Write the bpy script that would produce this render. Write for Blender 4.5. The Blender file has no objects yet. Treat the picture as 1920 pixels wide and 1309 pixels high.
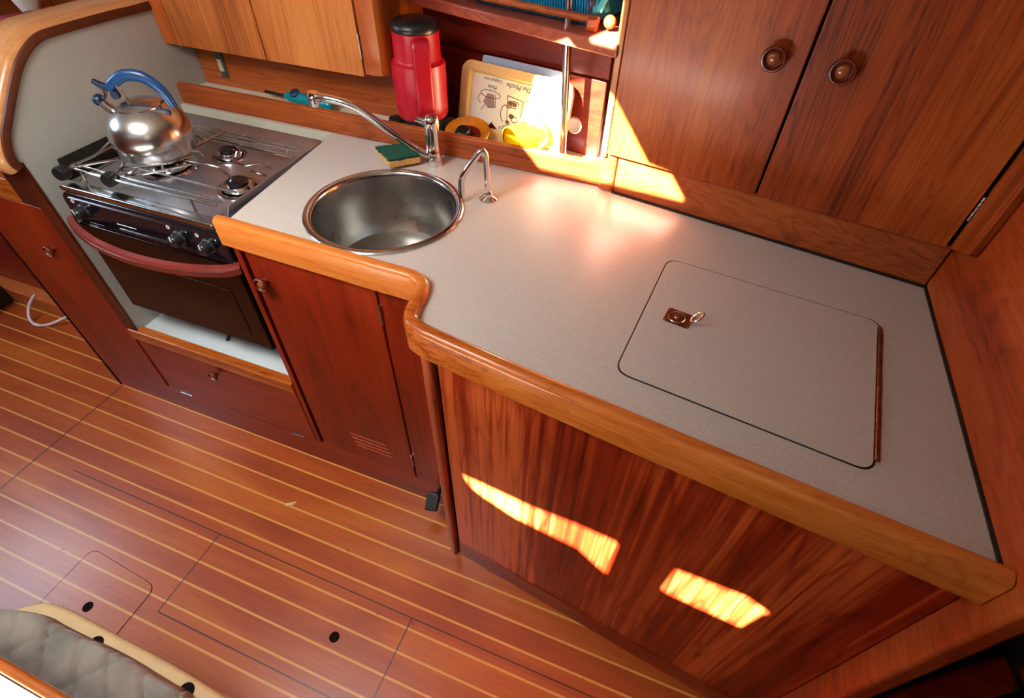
import bpy, bmesh, math, random
from mathutils import Vector, Matrix
random.seed(7)
PI = math.pi
S = bpy.context.scene
COL = S.collection

# ------------------------------------------------------------------ camera
cam_d = bpy.data.cameras.new('camera'); cam = bpy.data.objects.new('camera', cam_d); COL.objects.link(cam)
Rm = Matrix(((0.934231518, -0.268694260, 0.234552479), (0.356151247, 0.667424103, -0.653988804), (0.019177060, 0.694513111, 0.719224429)))
cam.matrix_world = Matrix.Translation((0, 0, 1.54)) @ Rm.to_4x4()
cam_d.sensor_fit = 'HORIZONTAL'; cam_d.sensor_width = 36.0; cam_d.lens = 981.12 / 1920 * 36.0; cam_d.clip_start = 0.02
S.camera = cam

# ------------------------------------------------------------------ world, sun, daylight and fill
W = bpy.data.worlds.new('sky'); S.world = W; W.use_nodes = True
wn = W.node_tree.nodes['Background']; wn.inputs[0].default_value = (0.62, 0.78, 1.0, 1); wn.inputs[1].default_value = 2.0
SUN = Vector((0.36, 0.72, -0.59)).normalized()
sd = bpy.data.lights.new('sun', 'SUN'); sd.energy = 190; sd.angle = 0.009; sd.color = (1.0, 0.94, 0.83)
so = bpy.data.objects.new('sun', sd); COL.objects.link(so); so.location = (-2, -3, 4); so.rotation_euler = SUN.to_track_quat('-Z', 'Y').to_euler()

def area(name, loc, target, sx, sy, power, color, spread=180):
    d = bpy.data.lights.new(name, 'AREA'); d.shape = 'RECTANGLE'; d.size = sx; d.size_y = sy; d.energy = power; d.color = color; d.spread = math.radians(spread)
    o = bpy.data.objects.new(name, d); COL.objects.link(o); o.location = loc
    o.rotation_euler = (Vector(target) - Vector(loc)).to_track_quat('-Z', 'Y').to_euler()
    return o
area('hatch_daylight', (-1.00, 0.10, 1.94), (-0.95, 0.60, 0.9), 0.55, 0.55, 14.5, (1.0, 0.97, 0.93), 108)
area('added_fill_lamp', (0.25, -1.10, 1.85), (-0.1, 0.7, 0.5), 0.5, 0.4, 1.0, (1.0, 0.86, 0.72))  # added fill lamp for the room; no opening is cut for it
area('saloon_daylight', (-3.05, 0.10, 1.88), (-1.6, 0.3, 0.3), 0.75, 0.60, 36, (0.62, 0.80, 1.0))
S.view_settings.view_transform = 'Standard'; S.view_settings.look = 'None'; S.view_settings.gamma = 1
S.view_settings.use_curve_mapping = False; S.view_settings.exposure = -0.22

# ------------------------------------------------------------------ materials
def node_mat(name):
    m = bpy.data.materials.new(name); m.use_nodes = True
    nt = m.node_tree; return m, nt, nt.nodes['Principled BSDF']
def setp(b, **k):
    for n, v in k.items():
        n = n.replace('_', ' ')
        if n in b.inputs: b.inputs[n].default_value = v
def c4(c): return (c[0], c[1], c[2], 1)
def ramp(nt, stops, fac):
    r = nt.nodes.new('ShaderNodeValToRGB'); el = r.color_ramp.elements
    while len(el) < len(stops): el.new(0.5)
    for e, (p, c) in zip(el, stops): e.position = p; e.color = c4(c)
    nt.links.new(fac, r.inputs[0]); return r.outputs[0]
def mth(nt, op, a, b=None, c=None):
    n = nt.nodes.new('ShaderNodeMath'); n.operation = op
    for i, v in enumerate((a, b, c)):
        if v is None: continue
        if isinstance(v, (int, float)): n.inputs[i].default_value = v
        else: nt.links.new(v, n.inputs[i])
    return n.outputs[0]
def mixc(nt, fac, a, b, mode='MIX'):
    n = nt.nodes.new('ShaderNodeMix'); n.data_type = 'RGBA'; n.blend_type = mode
    for s, v in ((n.inputs[0], fac), (n.inputs[6], a), (n.inputs[7], b)):
        if isinstance(v, (int, float)): s.default_value = v
        elif isinstance(v, tuple): s.default_value = c4(v)
        else: nt.links.new(v, s)
    return n.outputs[2]
def noise(nt, vec, scale=(1, 1, 1), s=1, detail=3, dist=0.0, rough=0.5, loc=(0, 0, 0)):
    mp = nt.nodes.new('ShaderNodeMapping'); mp.inputs['Scale'].default_value = scale; mp.inputs['Location'].default_value = loc
    nt.links.new(vec, mp.inputs[0])
    n = nt.nodes.new('ShaderNodeTexNoise'); n.inputs['Scale'].default_value = s; n.inputs['Detail'].default_value = detail
    n.inputs['Distortion'].default_value = dist; n.inputs['Roughness'].default_value = rough
    nt.links.new(mp.outputs[0], n.inputs['Vector']); return n.outputs['Fac']
def bump(nt, b, h, strength=0.1, dist=0.001):
    n = nt.nodes.new('ShaderNodeBump'); n.inputs['Strength'].default_value = strength; n.inputs['Distance'].default_value = dist
    nt.links.new(h, n.inputs['Height']); nt.links.new(n.outputs[0], b.inputs['Normal'])

def wood(name, dark, mid, light, axis='Z', fine=1.0, ring=1.0, rough=0.32, coat=0.35, warp=1.0, off=0.0, coat_rough=0.12, spec=.3, streak=0.0):
    """Varnished wood; grain runs along axis, veins and rings vary across it."""
    m, nt, b = node_mat(name)
    tc = nt.nodes.new('ShaderNodeTexCoord').outputs['Object']
    ai = 'XYZ'.index(axis)
    def sc(al, ac): return tuple(al if i == ai else ac for i in range(3))
    broad = noise(nt, tc, sc(0.7, 5.0), 1.0, 2, 0.4 * warp, loc=(off, off * .7, off * .3))
    figure = noise(nt, tc, sc(1.1, 13.0), 1.0, 3, 1.3 * warp, loc=(off + 3, off, 1))
    pore = noise(nt, tc, sc(3.0, 170.0 * fine), 1.0, 3, 0.0, 0.6)
    # cathedral rings: contour lines of the broad field
    rings = mth(nt, 'PINGPONG', mth(nt, 'MULTIPLY', figure, 9.0 * ring), 0.5)
    rings = mth(nt, 'MULTIPLY', mth(nt, 'POWER', mth(nt, 'MULTIPLY', rings, 2.0), 3.0), 1.0)
    v = mth(nt, 'ADD', mth(nt, 'MULTIPLY', broad, 0.75), mth(nt, 'MULTIPLY', pore, 0.30))
    v = mth(nt, 'SUBTRACT', v, mth(nt, 'MULTIPLY', rings, 0.11))
    if streak:
        st = noise(nt, tc, sc(.5, 70.0), 1.0, 3, .15, .6, (off, 2, off))
        v = mth(nt, 'ADD', v, mth(nt, 'MULTIPLY', mth(nt, 'SUBTRACT', st, .5), streak))
    col = ramp(nt, [(0.28, dark), (0.47, mid), (0.66, light)], v)
    nt.links.new(col, b.inputs['Base Color'])
    setp(b, Roughness=rough, Coat_Weight=coat * .45, Coat_Roughness=coat_rough, Specular_IOR_Level=spec)
    bump(nt, b, pore, 0.12, 0.0006)
    return m
def plain(name, col, rough=0.5, metal=0.0, coat=0.0, var=0.0, spec=0.5, **k):
    m, nt, b = node_mat(name)
    tc = nt.nodes.new('ShaderNodeTexCoord').outputs['Object']
    n = noise(nt, tc, (1, 1, 1), 35, 3)
    d = tuple(max(0, x * (1 - var)) for x in col)
    nt.links.new(ramp(nt, [(0.3, d), (0.7, col)], n), b.inputs['Base Color'])
    setp(b, Roughness=rough, Metallic=metal, Coat_Weight=coat, Specular_IOR_Level=spec, **k)
    return m
def brushed(name, col, rough, sc=(60, 60, 2), var=0.25):
    m, nt, b = node_mat(name)
    tc = nt.nodes.new('ShaderNodeTexCoord').outputs['Object']
    n = noise(nt, tc, sc, 1.0, 4); blot = noise(nt, tc, (14, 14, 14), 1.0, 3)
    nt.links.new(ramp(nt, [(0.3, tuple(x * (1 - var) for x in col)), (0.7, col)], blot), b.inputs['Base Color'])
    nt.links.new(mth(nt, 'ADD', mth(nt, 'MULTIPLY', n, rough * 0.8), rough * 0.6), b.inputs['Roughness'])
    setp(b, Metallic=1.0); bump(nt, b, n, 0.04, 0.0005)
    return m

M = {}
M['door'] = wood('varnished_mahogany', (.09, .006, .002), (.24, .016, .004), (.36, .036, .009), 'Z', rough=.30, ring=.5, warp=.6)
M['door_x'] = wood('varnished_mahogany_rail', (.10, .008, .003), (.24, .020, .006), (.36, .045, .012), 'X', rough=.30, ring=.5)
M['island'] = wood('striped_teak_veneer', (.13, .006, .002), (.34, .027, .006), (.74, .140, .032), 'Z', fine=.32, ring=1.0, rough=.30, coat=.4, warp=.12, off=2.0, streak=.62)
M['cab_r'] = wood('brown_teak_veneer', (.11, .014, .003), (.35, .055, .008), (.52, .125, .020), 'Z', fine=.8, ring=1.2, rough=.40, coat=.12, warp=1.8, off=5.2, streak=.15)
M['cab_l'] = wood('golden_teak_veneer', (.20, .040, .008), (.44, .115, .022), (.60, .20, .05), 'Z', fine=.7, ring=1.0, rough=.36, coat=.25, off=1.1, streak=.2)
M['oak'] = wood('honey_oak_trim', (.20, .030, .004), (.49, .118, .015), (.63, .19, .035), 'X', fine=.6, ring=2.2, streak=.28, rough=.26, coat=.5, off=.6)
M['oak_y'] = wood('honey_oak_trim_across', (.30, .065, .010), (.52, .15, .03), (.66, .27, .07), 'Y', fine=.6, rough=.24, coat=.55)
M['oak_cap'] = wood('tan_oak_cap', (.40, .13, .04), (.56, .24, .085), (.68, .34, .15), 'Y', fine=.6, ring=.5, rough=.30, coat=.8)
M['bead'] = plain('dark_brown_cap_shade', (.11, .022, .006), .4, var=.3)  # dark brown put on as the shaded side of the cap
M['teak_x'] = wood('orange_teak_board', (.16, .025, .006), (.40, .085, .018), (.56, .16, .04), 'X', fine=.7, ring=1.3, rough=.36, coat=.25, off=.3)
M['bulk'] = wood('bulkhead_teak_veneer', (.16, .016, .003), (.38, .052, .009), (.50, .11, .022), 'Y', fine=.6, ring=1.2, rough=.42, coat=.12, warp=1.4, off=4.0)
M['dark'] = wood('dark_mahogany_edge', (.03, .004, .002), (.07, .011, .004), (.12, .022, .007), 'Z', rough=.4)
M['post'] = wood('pale_mahogany_post', (.20, .035, .012), (.40, .075, .026), (.50, .12, .05), 'Z', fine=.5, rough=.30)
M['shelf'] = wood('red_shelf_wood', (.16, .020, .010), (.30, .05, .025), (.44, .11, .06), 'X', rough=.30, coat=.5)
M['back'] = wood('shade_darkened_lining', (.04, .003, .001), (.12, .009, .003), (.21, .024, .008), 'X', rough=.4, coat=.1, ring=.5)  # red darkened to put the recess shade into the colour
M['knob'] = plain('varnished_knob_wood', (.17, .017, .005), .34, 0, .08, .4)
M['knob_eye'] = plain('amber_knob_centre', (.32, .070, .016), .24, 0, .2, .4)
M['gap'] = plain('dark_gap', (.010, .003, .002), .8, var=.2, spec=.1)
M['seal'] = plain('black_sealant', (.018, .012, .010), .6, var=.4)
M['laminate'] = plain('white_laminate', (.44, .44, .40), .5, 0, 0, .05)
M['white_paint'] = plain('white_painted_board', (.60, .66, .66), .5, 0, 0, .04)
M['cream'] = plain('cream_edge', (.66, .64, .50), .5, 0, 0, .08)
M['steel'] = brushed('polished_steel', (.62, .61, .60), .17)
M['steel_kettle'] = brushed('satin_kettle_steel', (.70, .69, .67), .22, (4, 4, 40), .05)
M['dark_steel'] = plain('dark_mirror_steel', (.07, .075, .07), .14, 1.0, var=.4)
M['steel_sink'] = brushed('brushed_sink_steel', (.50, .49, .46), .30, (9, 9, 9), .30)
M['steel_hob'] = brushed('hob_steel', (.66, .67, .74), .42, (12, 12, 12))
M['chrome'] = plain('chrome', (.80, .80, .80), .07, 1.0, var=.05)
M['brass'] = plain('worn_bronze_plate', (.42, .24, .18), .33, 1.0, var=.35)
M['hinge'] = plain('hinge_metal', (.55, .50, .46), .30, 1.0, var=.3)
M['piano'] = plain('bronzed_hinge', (.42, .22, .15), .38, 1.0, var=.4)
M['black'] = plain('black_enamel', (.006, .006, .010), .14, 0, .15, .2)
M['black_glass'] = plain('black_oven_glass', (.008, .003, .003), .12, 0, .1, .3, .3)
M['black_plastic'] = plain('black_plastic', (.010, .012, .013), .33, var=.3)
M['handle_red'] = plain('red_brown_handle', (.20, .026, .018), .28, 0, .3, .25)
M['white_mark'] = plain('white_print', (.8, .8, .8), .5, var=.05)
M['blue_grip'] = plain('blue_plastic_grip', (.005, .055, .19), .34, 0, .2, .15)
M['blue_cap'] = plain('dark_blue_plastic', (.004, .020, .065), .4, var=.2)
M['thermos'] = plain('red_plastic', (.46, .002, .014), .36, 0, .05, .05)
M['teal'] = plain('teal_plastic', (.0, .27, .34), .28, 0, .4, .1)
M['basket'] = plain('blue_basket_plastic', (.008, .34, .66), .4, var=.15)
M['peg'] = plain('aqua_plastic', (.05, .50, .60), .4, var=.2)
M['peg_dark'] = plain('navy_plastic', (.015, .045, .12), .4, var=.2)
M['yellow'] = plain('yellow_ceramic', (.76, .56, .01), .25, 0, .5, .04)
M['amber'] = plain('amber_glass', (.55, .19, .012), .12, 0, .8, .25)
M['amber_dark'] = plain('brown_glass', (.13, .012, .006), .12, 0, .8, .4)
M['tray'] = plain('beige_tray', (.62, .42, .20), .38, 0, .2, .04)
M['tray_face'] = plain('white_tray_print', (.72, .70, .64), .42, 0, .2, .02)
M['ink'] = plain('brown_ink', (.13, .06, .05), .6, var=.4)
M['ink_wash'] = plain('mauve_ink_wash', (.36, .22, .21), .6, var=.35)
M['pale_blue'] = plain('pale_blue_board', (.30, .42, .58), .4, var=.05)
M['scour'] = None
M['white_cable'] = plain('pink_white_cable', (.80, .66, .62), .5, var=.1)
M['cushion_rim'] = plain('cream_foam_rim', (.66, .46, .22), .6, var=.12)
M['quilt'] = None
M['ceiling'] = plain('white_headliner', (.60, .56, .50), .8, var=.05)
M['red_cloth'] = plain('crimson_cloth', (.35, .01, .02), .8, var=.2)
M['white_cloth'] = plain('white_cloth', (.72, .66, .58), .8, var=.2)
M['grey'] = plain('grey_metal', (.14, .15, .15), .5, .6, var=.4)
M['clear'] = plain('smoky_clear_plastic', (.25, .18, .17), .1, 0, .8, .3)

def make_counter():
    m, nt, b = node_mat('speckled_counter_laminate')
    tc = nt.nodes.new('ShaderNodeTexCoord').outputs['Object']
    n1 = noise(nt, tc, (1, 1, 1), 620, 2, 0, .7); n2 = noise(nt, tc, (1, 1, 1), 6, 3)
    c = ramp(nt, [(0.33, (.40, .35, .31)), (0.5, (.53, .485, .44)), (0.68, (.60, .56, .52))], n1)
    c = mixc(nt, mth(nt, 'MULTIPLY', n2, 0.22), c, (.50, .42, .36))
    nt.links.new(c, b.inputs['Base Color']); setp(b, Roughness=.36, Specular_IOR_Level=.5)
    return m
M['counter'] = make_counter()
def make_scour(name, ca, cb, s):
    m, nt, b = node_mat(name)
    tc = nt.nodes.new('ShaderNodeTexCoord').outputs['Object']
    n = noise(nt, tc, (1, 1, 1), s, 4, .3, .7)
    nt.links.new(ramp(nt, [(.35, ca), (.65, cb)], n), b.inputs['Base Color']); setp(b, Roughness=.95)
    bump(nt, b, n, 1.0, .003); return m
M['scour'] = make_scour('green_scouring_fibre', (.0, .035, .022), (.006, .13, .075), 300)
M['sponge'] = make_scour('yellow_sponge_foam', (.55, .30, .08), (.72, .46, .16), 200)
def make_quilt():
    m, nt, b = node_mat('quilted_grey_fabric')
    tc = nt.nodes.new('ShaderNodeTexCoord').outputs['Object']
    n = noise(nt, tc, (1, 1, 1), 14, 4, .5); w = noise(nt, tc, (1, 1, 1), 500, 2)
    c = ramp(nt, [(.3, (.19, .18, .15)), (.6, (.34, .29, .245)), (.8, (.44, .33, .26))], n)
    nt.links.new(c, b.inputs['Base Color']); setp(b, Roughness=.85, Sheen_Weight=.2)
    bump(nt, b, w, .2, .001); return m
M['quilt'] = make_quilt()

def make_floor():
    m, nt, b = node_mat('teak_and_holly_sole')
    tc = nt.nodes.new('ShaderNodeTexCoord').outputs['Object']
    sp = nt.nodes.new('ShaderNodeSeparateXYZ'); nt.links.new(tc, sp.inputs[0]); X, Y = sp.outputs[0], sp.outputs[1]
    s = 0.0597377
    t = mth(nt, 'DIVIDE', mth(nt, 'SUBTRACT', 0.67696, Y), s)
    fr = mth(nt, 'ABSOLUTE', mth(nt, 'SUBTRACT', mth(nt, 'FRACT', mth(nt, 'ADD', t, 0.5)), 0.5))
    stripe = mth(nt, 'LESS_THAN', fr, 0.0030 / s)
    idx = mth(nt, 'FLOOR', t)
    wn_ = nt.nodes.new('ShaderNodeTexWhiteNoise'); wn_.noise_dimensions = '1D'; nt.links.new(idx, wn_.inputs['W'])
    broad = noise(nt, tc, (1.4, 7, 1), 1.0, 3, .8); grain = noise(nt, tc, (4, 150, 1), 1.0, 3)
    v = mth(nt, 'ADD', mth(nt, 'MULTIPLY', broad, .7), mth(nt, 'MULTIPLY', grain, .22))
    v = mth(nt, 'ADD', v, mth(nt, 'MULTIPLY', mth(nt, 'SUBTRACT', wn_.outputs['Value'], .5), .13))
    teak = ramp(nt, [(.22, (.21, .024, .003)), (.45, (.38, .066, .007)), (.66, (.52, .130, .016))], v)
    c = mixc(nt, stripe, teak, (.66, .30, .060))
    def line(A, a0, B=None, b0=-9, b1=9, w=.0015):
        k = mth(nt, 'LESS_THAN', mth(nt, 'ABSOLUTE', mth(nt, 'SUBTRACT', A, a0)), w)
        if B is not None:
            k = mth(nt, 'MULTIPLY', k, mth(nt, 'GREATER_THAN', B, b0)); k = mth(nt, 'MULTIPLY', k, mth(nt, 'LESS_THAN', B, b1))
        return k
    seam = line(X, -1.7945, w=.0022)
    for l in (line(X, -1.043, Y, .111, .346), line(X, -.392, Y, .111, .346), line(Y, .346, X, -1.64, 3), line(Y, .111, X, -1.043, 3),
              line(X, -1.098, Y, -2, -.02)):
        seam = mth(nt, 'MAXIMUM', seam, l)
    c = mixc(nt, seam, c, (.035, .008, .006))
    spots = mth(nt, 'GREATER_THAN', noise(nt, tc, (1, 1.6, 1), 42, 2, .6, .5, (4, 2, 0)), .735)
    c = mixc(nt, mth(nt, 'MULTIPLY', spots, .5), c, (.10, .014, .006))
    nt.links.new(c, b.inputs['Base Color']); setp(b, Roughness=.36, Coat_Weight=.16, Coat_Roughness=.22, Specular_IOR_Level=.45)
    return m
M['floor'] = make_floor()

# ------------------------------------------------------------------ object helpers
LOC = {}
def thing(name, label, cat, loc, group=None):
    o = bpy.data.objects.new(name, None); COL.objects.link(o); o.location = loc; o.empty_display_size = .05
    o['label'] = label; o['category'] = cat
    if group: o['group'] = group
    LOC[o.name] = Vector(loc); return o
def obj(name, bm, mat, parent=None, loc=None, bevel=0.0, smooth=False, label=None, cat=None, group=None, kind=None, seg=2, auto=None):
    L = LOC[parent.name] if parent is not None else Vector(loc if loc else (0, 0, 0))
    bmesh.ops.translate(bm, verts=bm.verts, vec=-L)
    bmesh.ops.recalc_face_normals(bm, faces=bm.faces)
    me = bpy.data.meshes.new(name); bm.to_mesh(me); bm.free()
    o = bpy.data.objects.new(name, me); COL.objects.link(o)
    mats = mat if isinstance(mat, (list, tuple)) else [mat]
    for m in mats: me.materials.append(m)
    if parent is not None: o.parent = parent
    else: o.location = L
    LOC[o.name] = L
    if smooth or bevel:
        for p in me.polygons: p.use_smooth = True
    if bevel:
        md = o.modifiers.new('edge_rounding', 'BEVEL'); md.width = bevel; md.segments = seg; md.limit_method = 'ANGLE'; md.angle_limit = math.radians(40)
        md.harden_normals = True
    elif smooth:
        try: me.set_sharp_from_angle(angle=math.radians(auto or 40))
        except Exception: pass
    if label: o['label'] = label
    if cat: o['category'] = cat
    if group: o['group'] = group
    if kind: o['kind'] = kind
    return o
def B(): return bmesh.new()
def fbox(bm, O, u, v, w, a0, a1, b0, b1, c0, c1):
    O, u, v, w = Vector(O), Vector(u), Vector(v), Vector(w)
    vs = [bm.verts.new(O + u * a + v * b + w * c) for c in (c0, c1) for b in (b0, b1) for a in (a0, a1)]
    for f in ((0, 1, 3, 2), (4, 6, 7, 5), (0, 4, 5, 1), (2, 3, 7, 6), (0, 2, 6, 4), (1, 5, 7, 3)): bm.faces.new([vs[i] for i in f])
EX, EY, EZ = Vector((1, 0, 0)), Vector((0, 1, 0)), Vector((0, 0, 1))
def box(bm, x0, x1, y0, y1, z0, z1): fbox(bm, (0, 0, 0), EX, EY, EZ, x0, x1, y0, y1, z0, z1)
def bx(*a):
    bm = B(); box(bm, *a); return bm
def prism(bm, pts, vec):
    vec = Vector(vec); a = [bm.verts.new(Vector(p)) for p in pts]; b = [bm.verts.new(Vector(p) + vec) for p in pts]
    n = len(pts); bm.faces.new(a); bm.faces.new(b[::-1])
    for i in range(n): bm.faces.new((a[i], a[(i + 1) % n], b[(i + 1) % n], b[i]))
def rrect(x0, x1, y0, y1, r, seg=6, rs=None):
    rs = rs or (r, r, r, r); P = []
    for (cx, cy, a0, rr) in ((x1 - rs[0], y1 - rs[0], 0, rs[0]), (x0 + rs[1], y1 - rs[1], 90, rs[1]), (x0 + rs[2], y0 + rs[2], 180, rs[2]), (x1 - rs[3], y0 + rs[3], 270, rs[3])):
        for i in range(seg + 1):
            a = math.radians(a0 + 90 * i / seg); P.append((cx + rr * math.cos(a), cy + rr * math.sin(a)))
    return P
def frame_from(axis):
    axis = Vector(axis).normalized(); h = Vector((0, 0, 1)) if abs(axis.z) < .9 else Vector((1, 0, 0))
    u = h.cross(axis).normalized(); v = axis.cross(u); return u, v, axis
def lathe(bm, prof, O=(0, 0, 0), axis=(0, 0, 1), seg=32, closed=False):
    u, v, w = frame_from(axis); O = Vector(O); rings = []
    for r, h in prof:
        if r < 1e-6: rings.append([bm.verts.new(O + w * h)])
        else: rings.append([bm.verts.new(O + (u * math.cos(2 * PI * i / seg) + v * math.sin(2 * PI * i / seg)) * r + w * h) for i in range(seg)])
    pr = list(zip(rings, rings[1:])) + ([(rings[-1], rings[0])] if closed else [])
    for a, b in pr:
        for i in range(seg):
            j = (i + 1) % seg
            if len(a) == 1 and len(b) == 1: continue
            if len(a) == 1: bm.faces.new((a[0], b[i], b[j]))
            elif len(b) == 1: bm.faces.new((a[i], a[j], b[0]))
            else: bm.faces.new((a[i], a[j], b[j], b[i]))
def catmull(P, n=8, closed=False):
    P = [Vector(p) for p in P]; out = []; N = len(P)
    for i in range(N if closed else N - 1):
        if closed: p0, p1, p2, p3 = P[i - 1], P[i], P[(i + 1) % N], P[(i + 2) % N]
        else: p0, p1, p2, p3 = P[max(i - 1, 0)], P[i], P[i + 1], P[min(i + 2, N - 1)]
        for k in range(n):
            t = k / n; out.append(.5 * ((2 * p1) + (p2 - p0) * t + (2 * p0 - 5 * p1 + 4 * p2 - p3) * t * t + (3 * p1 - p0 - 3 * p2 + p3) * t ** 3))
    if not closed: out.append(P[-1])
    return out
def tube(bm, pts, r, seg=10, cap=True, flat=None):
    """flat=(a,b,normal): elliptical section with half-width a in the frame normal direction"""
    pts = [Vector(p) for p in pts]; rings = []; n = len(pts)
    T = [(pts[min(i + 1, n - 1)] - pts[max(i - 1, 0)]).normalized() for i in range(n)]
    N = frame_from(T[0])[0] if flat is None else (Vector(flat[2]) - T[0] * Vector(flat[2]).dot(T[0])).normalized()
    for i in range(n):
        if flat is None: N = (N - T[i] * N.dot(T[i])).normalized()
        else: N = (Vector(flat[2]) - T[i] * Vector(flat[2]).dot(T[i])).normalized()
        Bn = T[i].cross(N); rr = r[i] if isinstance(r, (list, tuple)) else r
        ra, rb = (rr, rr) if flat is None else (flat[0] * rr, flat[1] * rr)
        rings.append([bm.verts.new(pts[i] + N * math.cos(2 * PI * k / seg) * ra + Bn * math.sin(2 * PI * k / seg) * rb) for k in range(seg)])
    for a, b in zip(rings, rings[1:]):
        for k in range(seg): bm.faces.new((a[k], a[(k + 1) % seg], b[(k + 1) % seg], b[k]))
    if cap: bm.faces.new(rings[0][::-1]); bm.faces.new(rings[-1])
def sweep(bm, path, section, up=EZ):
    """section: (side, up) pairs; side is to the right of travel in the plane"""
    path = [Vector(p) for p in path]; n = len(path); rings = []
    up = Vector(up)
    for i in range(n):
        t = (path[min(i + 1, n - 1)] - path[max(i - 1, 0)]).normalized(); s = t.cross(up).normalized()
        rings.append([bm.verts.new(path[i] + s * a + up * b) for a, b in section])
    m = len(section)
    for a, b in zip(rings, rings[1:]):
        for k in range(m): bm.faces.new((a[k], a[(k + 1) % m], b[(k + 1) % m], b[k]))
    bm.faces.new(rings[0][::-1]); bm.faces.new(rings[-1])
def plate_with_holes(bm, outer, holes, z, th):
    """flat slab with holes, top at z"""
    edges = []
    for loop in [outer] + holes:
        vs = [bm.verts.new((p[0], p[1], z)) for p in loop]
        edges += [bm.edges.new((vs[i], vs[(i + 1) % len(vs)])) for i in range(len(vs))]
    bmesh.ops.triangle_fill(bm, edges=edges, use_beauty=True, use_dissolve=False)
    r = bmesh.ops.extrude_face_region(bm, geom=list(bm.faces))
    bmesh.ops.translate(bm, verts=[v for v in r['geom'] if isinstance(v, bmesh.types.BMVert)], vec=(0, 0, -th))
def text_mesh(s, size, O, u, v, n, depth=.0004, shear=.25):
    cu = bpy.data.curves.new('lettering', 'FONT'); cu.body = s; cu.size = size; cu.extrude = depth; cu.align_x = 'CENTER'; cu.shear = shear
    t = bpy.data.objects.new('lettering', cu); COL.objects.link(t)
    me = bpy.data.meshes.new_from_object(t.evaluated_get(bpy.context.evaluated_depsgraph_get()))
    bm = B(); bm.from_mesh(me); bpy.data.objects.remove(t); bpy.data.meshes.remove(me)
    mt = Matrix((Vector(u), Vector(v), Vector(n))).transposed().to_4x4(); mt.translation = Vector(O)
    bmesh.ops.transform(bm, matrix=mt, verts=bm.verts); return bm
def struct(name, bm, mat, **k): return obj(name, bm, mat, kind='structure', **k)

KNOB = [(0, 0), (.009, 0), (.0085, .006), (.010, .010), (.0155, .012), (.0185, .016), (.0185, .019), (.0170, .0210), (.0150, .0212), (.0138, .0185), (.0122, .0145), (.0108, .0140)]
EYE = [(.0108, .0140), (.0104, .0165), (.0085, .0192), (.005, .0210), (0, .0216)]
def knob(parent, P, n, s=1.0, label=None):
    b = B(); lathe(b, [(r * s, h * s) for r, h in KNOB] + [(0, .0140 * s)], P, n, 28)
    k = obj('knob', b, M['knob'], parent, smooth=True, label=label)
    b = B(); lathe(b, [(0, .0135 * s)] + [(r * s, h * s) for r, h in EYE], P, n, 24); obj('knob_centre', b, M['knob_eye'], k, smooth=True)
    return k
def hinge(parent, P, along, n, L=.06, w=.006, mat='hinge'):
    b = B(); P, along, n = Vector(P), Vector(along).normalized(), Vector(n)
    for i in range(5):
        a = -L / 2 + L * i / 5; lathe(b, [(0, 0), (w / 2, 0), (w / 2, L / 5 * .9), (0, L / 5 * .9)], P + along * a + n * w * .3, along, 12)
    return obj('hinge', b, M[mat], parent, smooth=True)
def moved(pts, z): return [(p[0], p[1], z) for p in pts]

# ------------------------------------------------------------------ setting
struct('floor', bx(-3.4, 1.7, -2.5, 1.7, -.03, 0), M['floor'])
# ceiling; its openings are shaped backwards from the sun patches they cast
ZC = 1.97
def up(p, z=ZC):
    p = Vector(p); t = (z - p.z) / -SUN.z; q = p - SUN * t; return (q.x, q.y)
holeA = [up(p) for p in [(-.314, .553, .469), (-.289, .549, .416), (-.258, .545, .403), (-.179, .533, .385), (-.124, .525, .389), (-.019, .510, .397), (.051, .499, .351), (.053, .499, .524), (-.032, .512, .512), (-.130, .526, .488), (-.257, .544, .477)]]
holeB = [up(p) for p in [(.172, .482, .408), (.313, .461, .429), (.323, .460, .515), (.337, .458, .549), (.291, .464, .566), (.176, .481, .536)]]
holeC = [up(p) for p in [(-.41, 1.15, .972), (-.355, 1.15, .915), (-.17, 1.137, .918), (.011, 1.106, .926), (-.045, 1.116, .991), (-.097, 1.11, 1.008), (-.191, 1.127, 1.121), (-.25, 1.288, 1.108), (-.425, 1.27, 1.098), (-.470, 1.22, 1.03), (-.500, 1.21, .97)]]
holeD = [up(p) for p in [(-1.25, -.085, .724), (-1.25, -.42, .724), (-.40, -.42, .724), (-.40, -.085, .724)]]
holeE = [up(p) for p in [(-.262, 1.145, 1.200), (-.210, 1.127, 1.200), (-.210, 1.127, 1.30), (-.285, 1.150, 1.30)]]
b = B(); plate_with_holes(b, [(-3.4, -2.5), (1.7, -2.5), (1.7, 1.7), (-3.4, 1.7)], [holeA, holeB, holeC, holeD, holeE], ZC + .02, .02)
struct('ceiling', b, M['ceiling'])
struct('wall_back', bx(-3.4, 1.7, 1.62, 1.66, 0, ZC), M['dark'])
struct('wall_front', bx(-3.4, 1.7, -2.5, -2.46, 0, ZC), M['bulk'])
struct('wall_left', bx(-3.4, -3.36, -2.46, 1.62, 0, ZC), M['door_x'])
struct('wall_aft', bx(1.66, 1.70, -2.46, 1.62, 0, ZC), M['dark'])
b = B(); box(b, .475, .506, .388, 1.62, 0, ZC); struct('wall_right', b, M['bulk'], bevel=.008)

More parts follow.
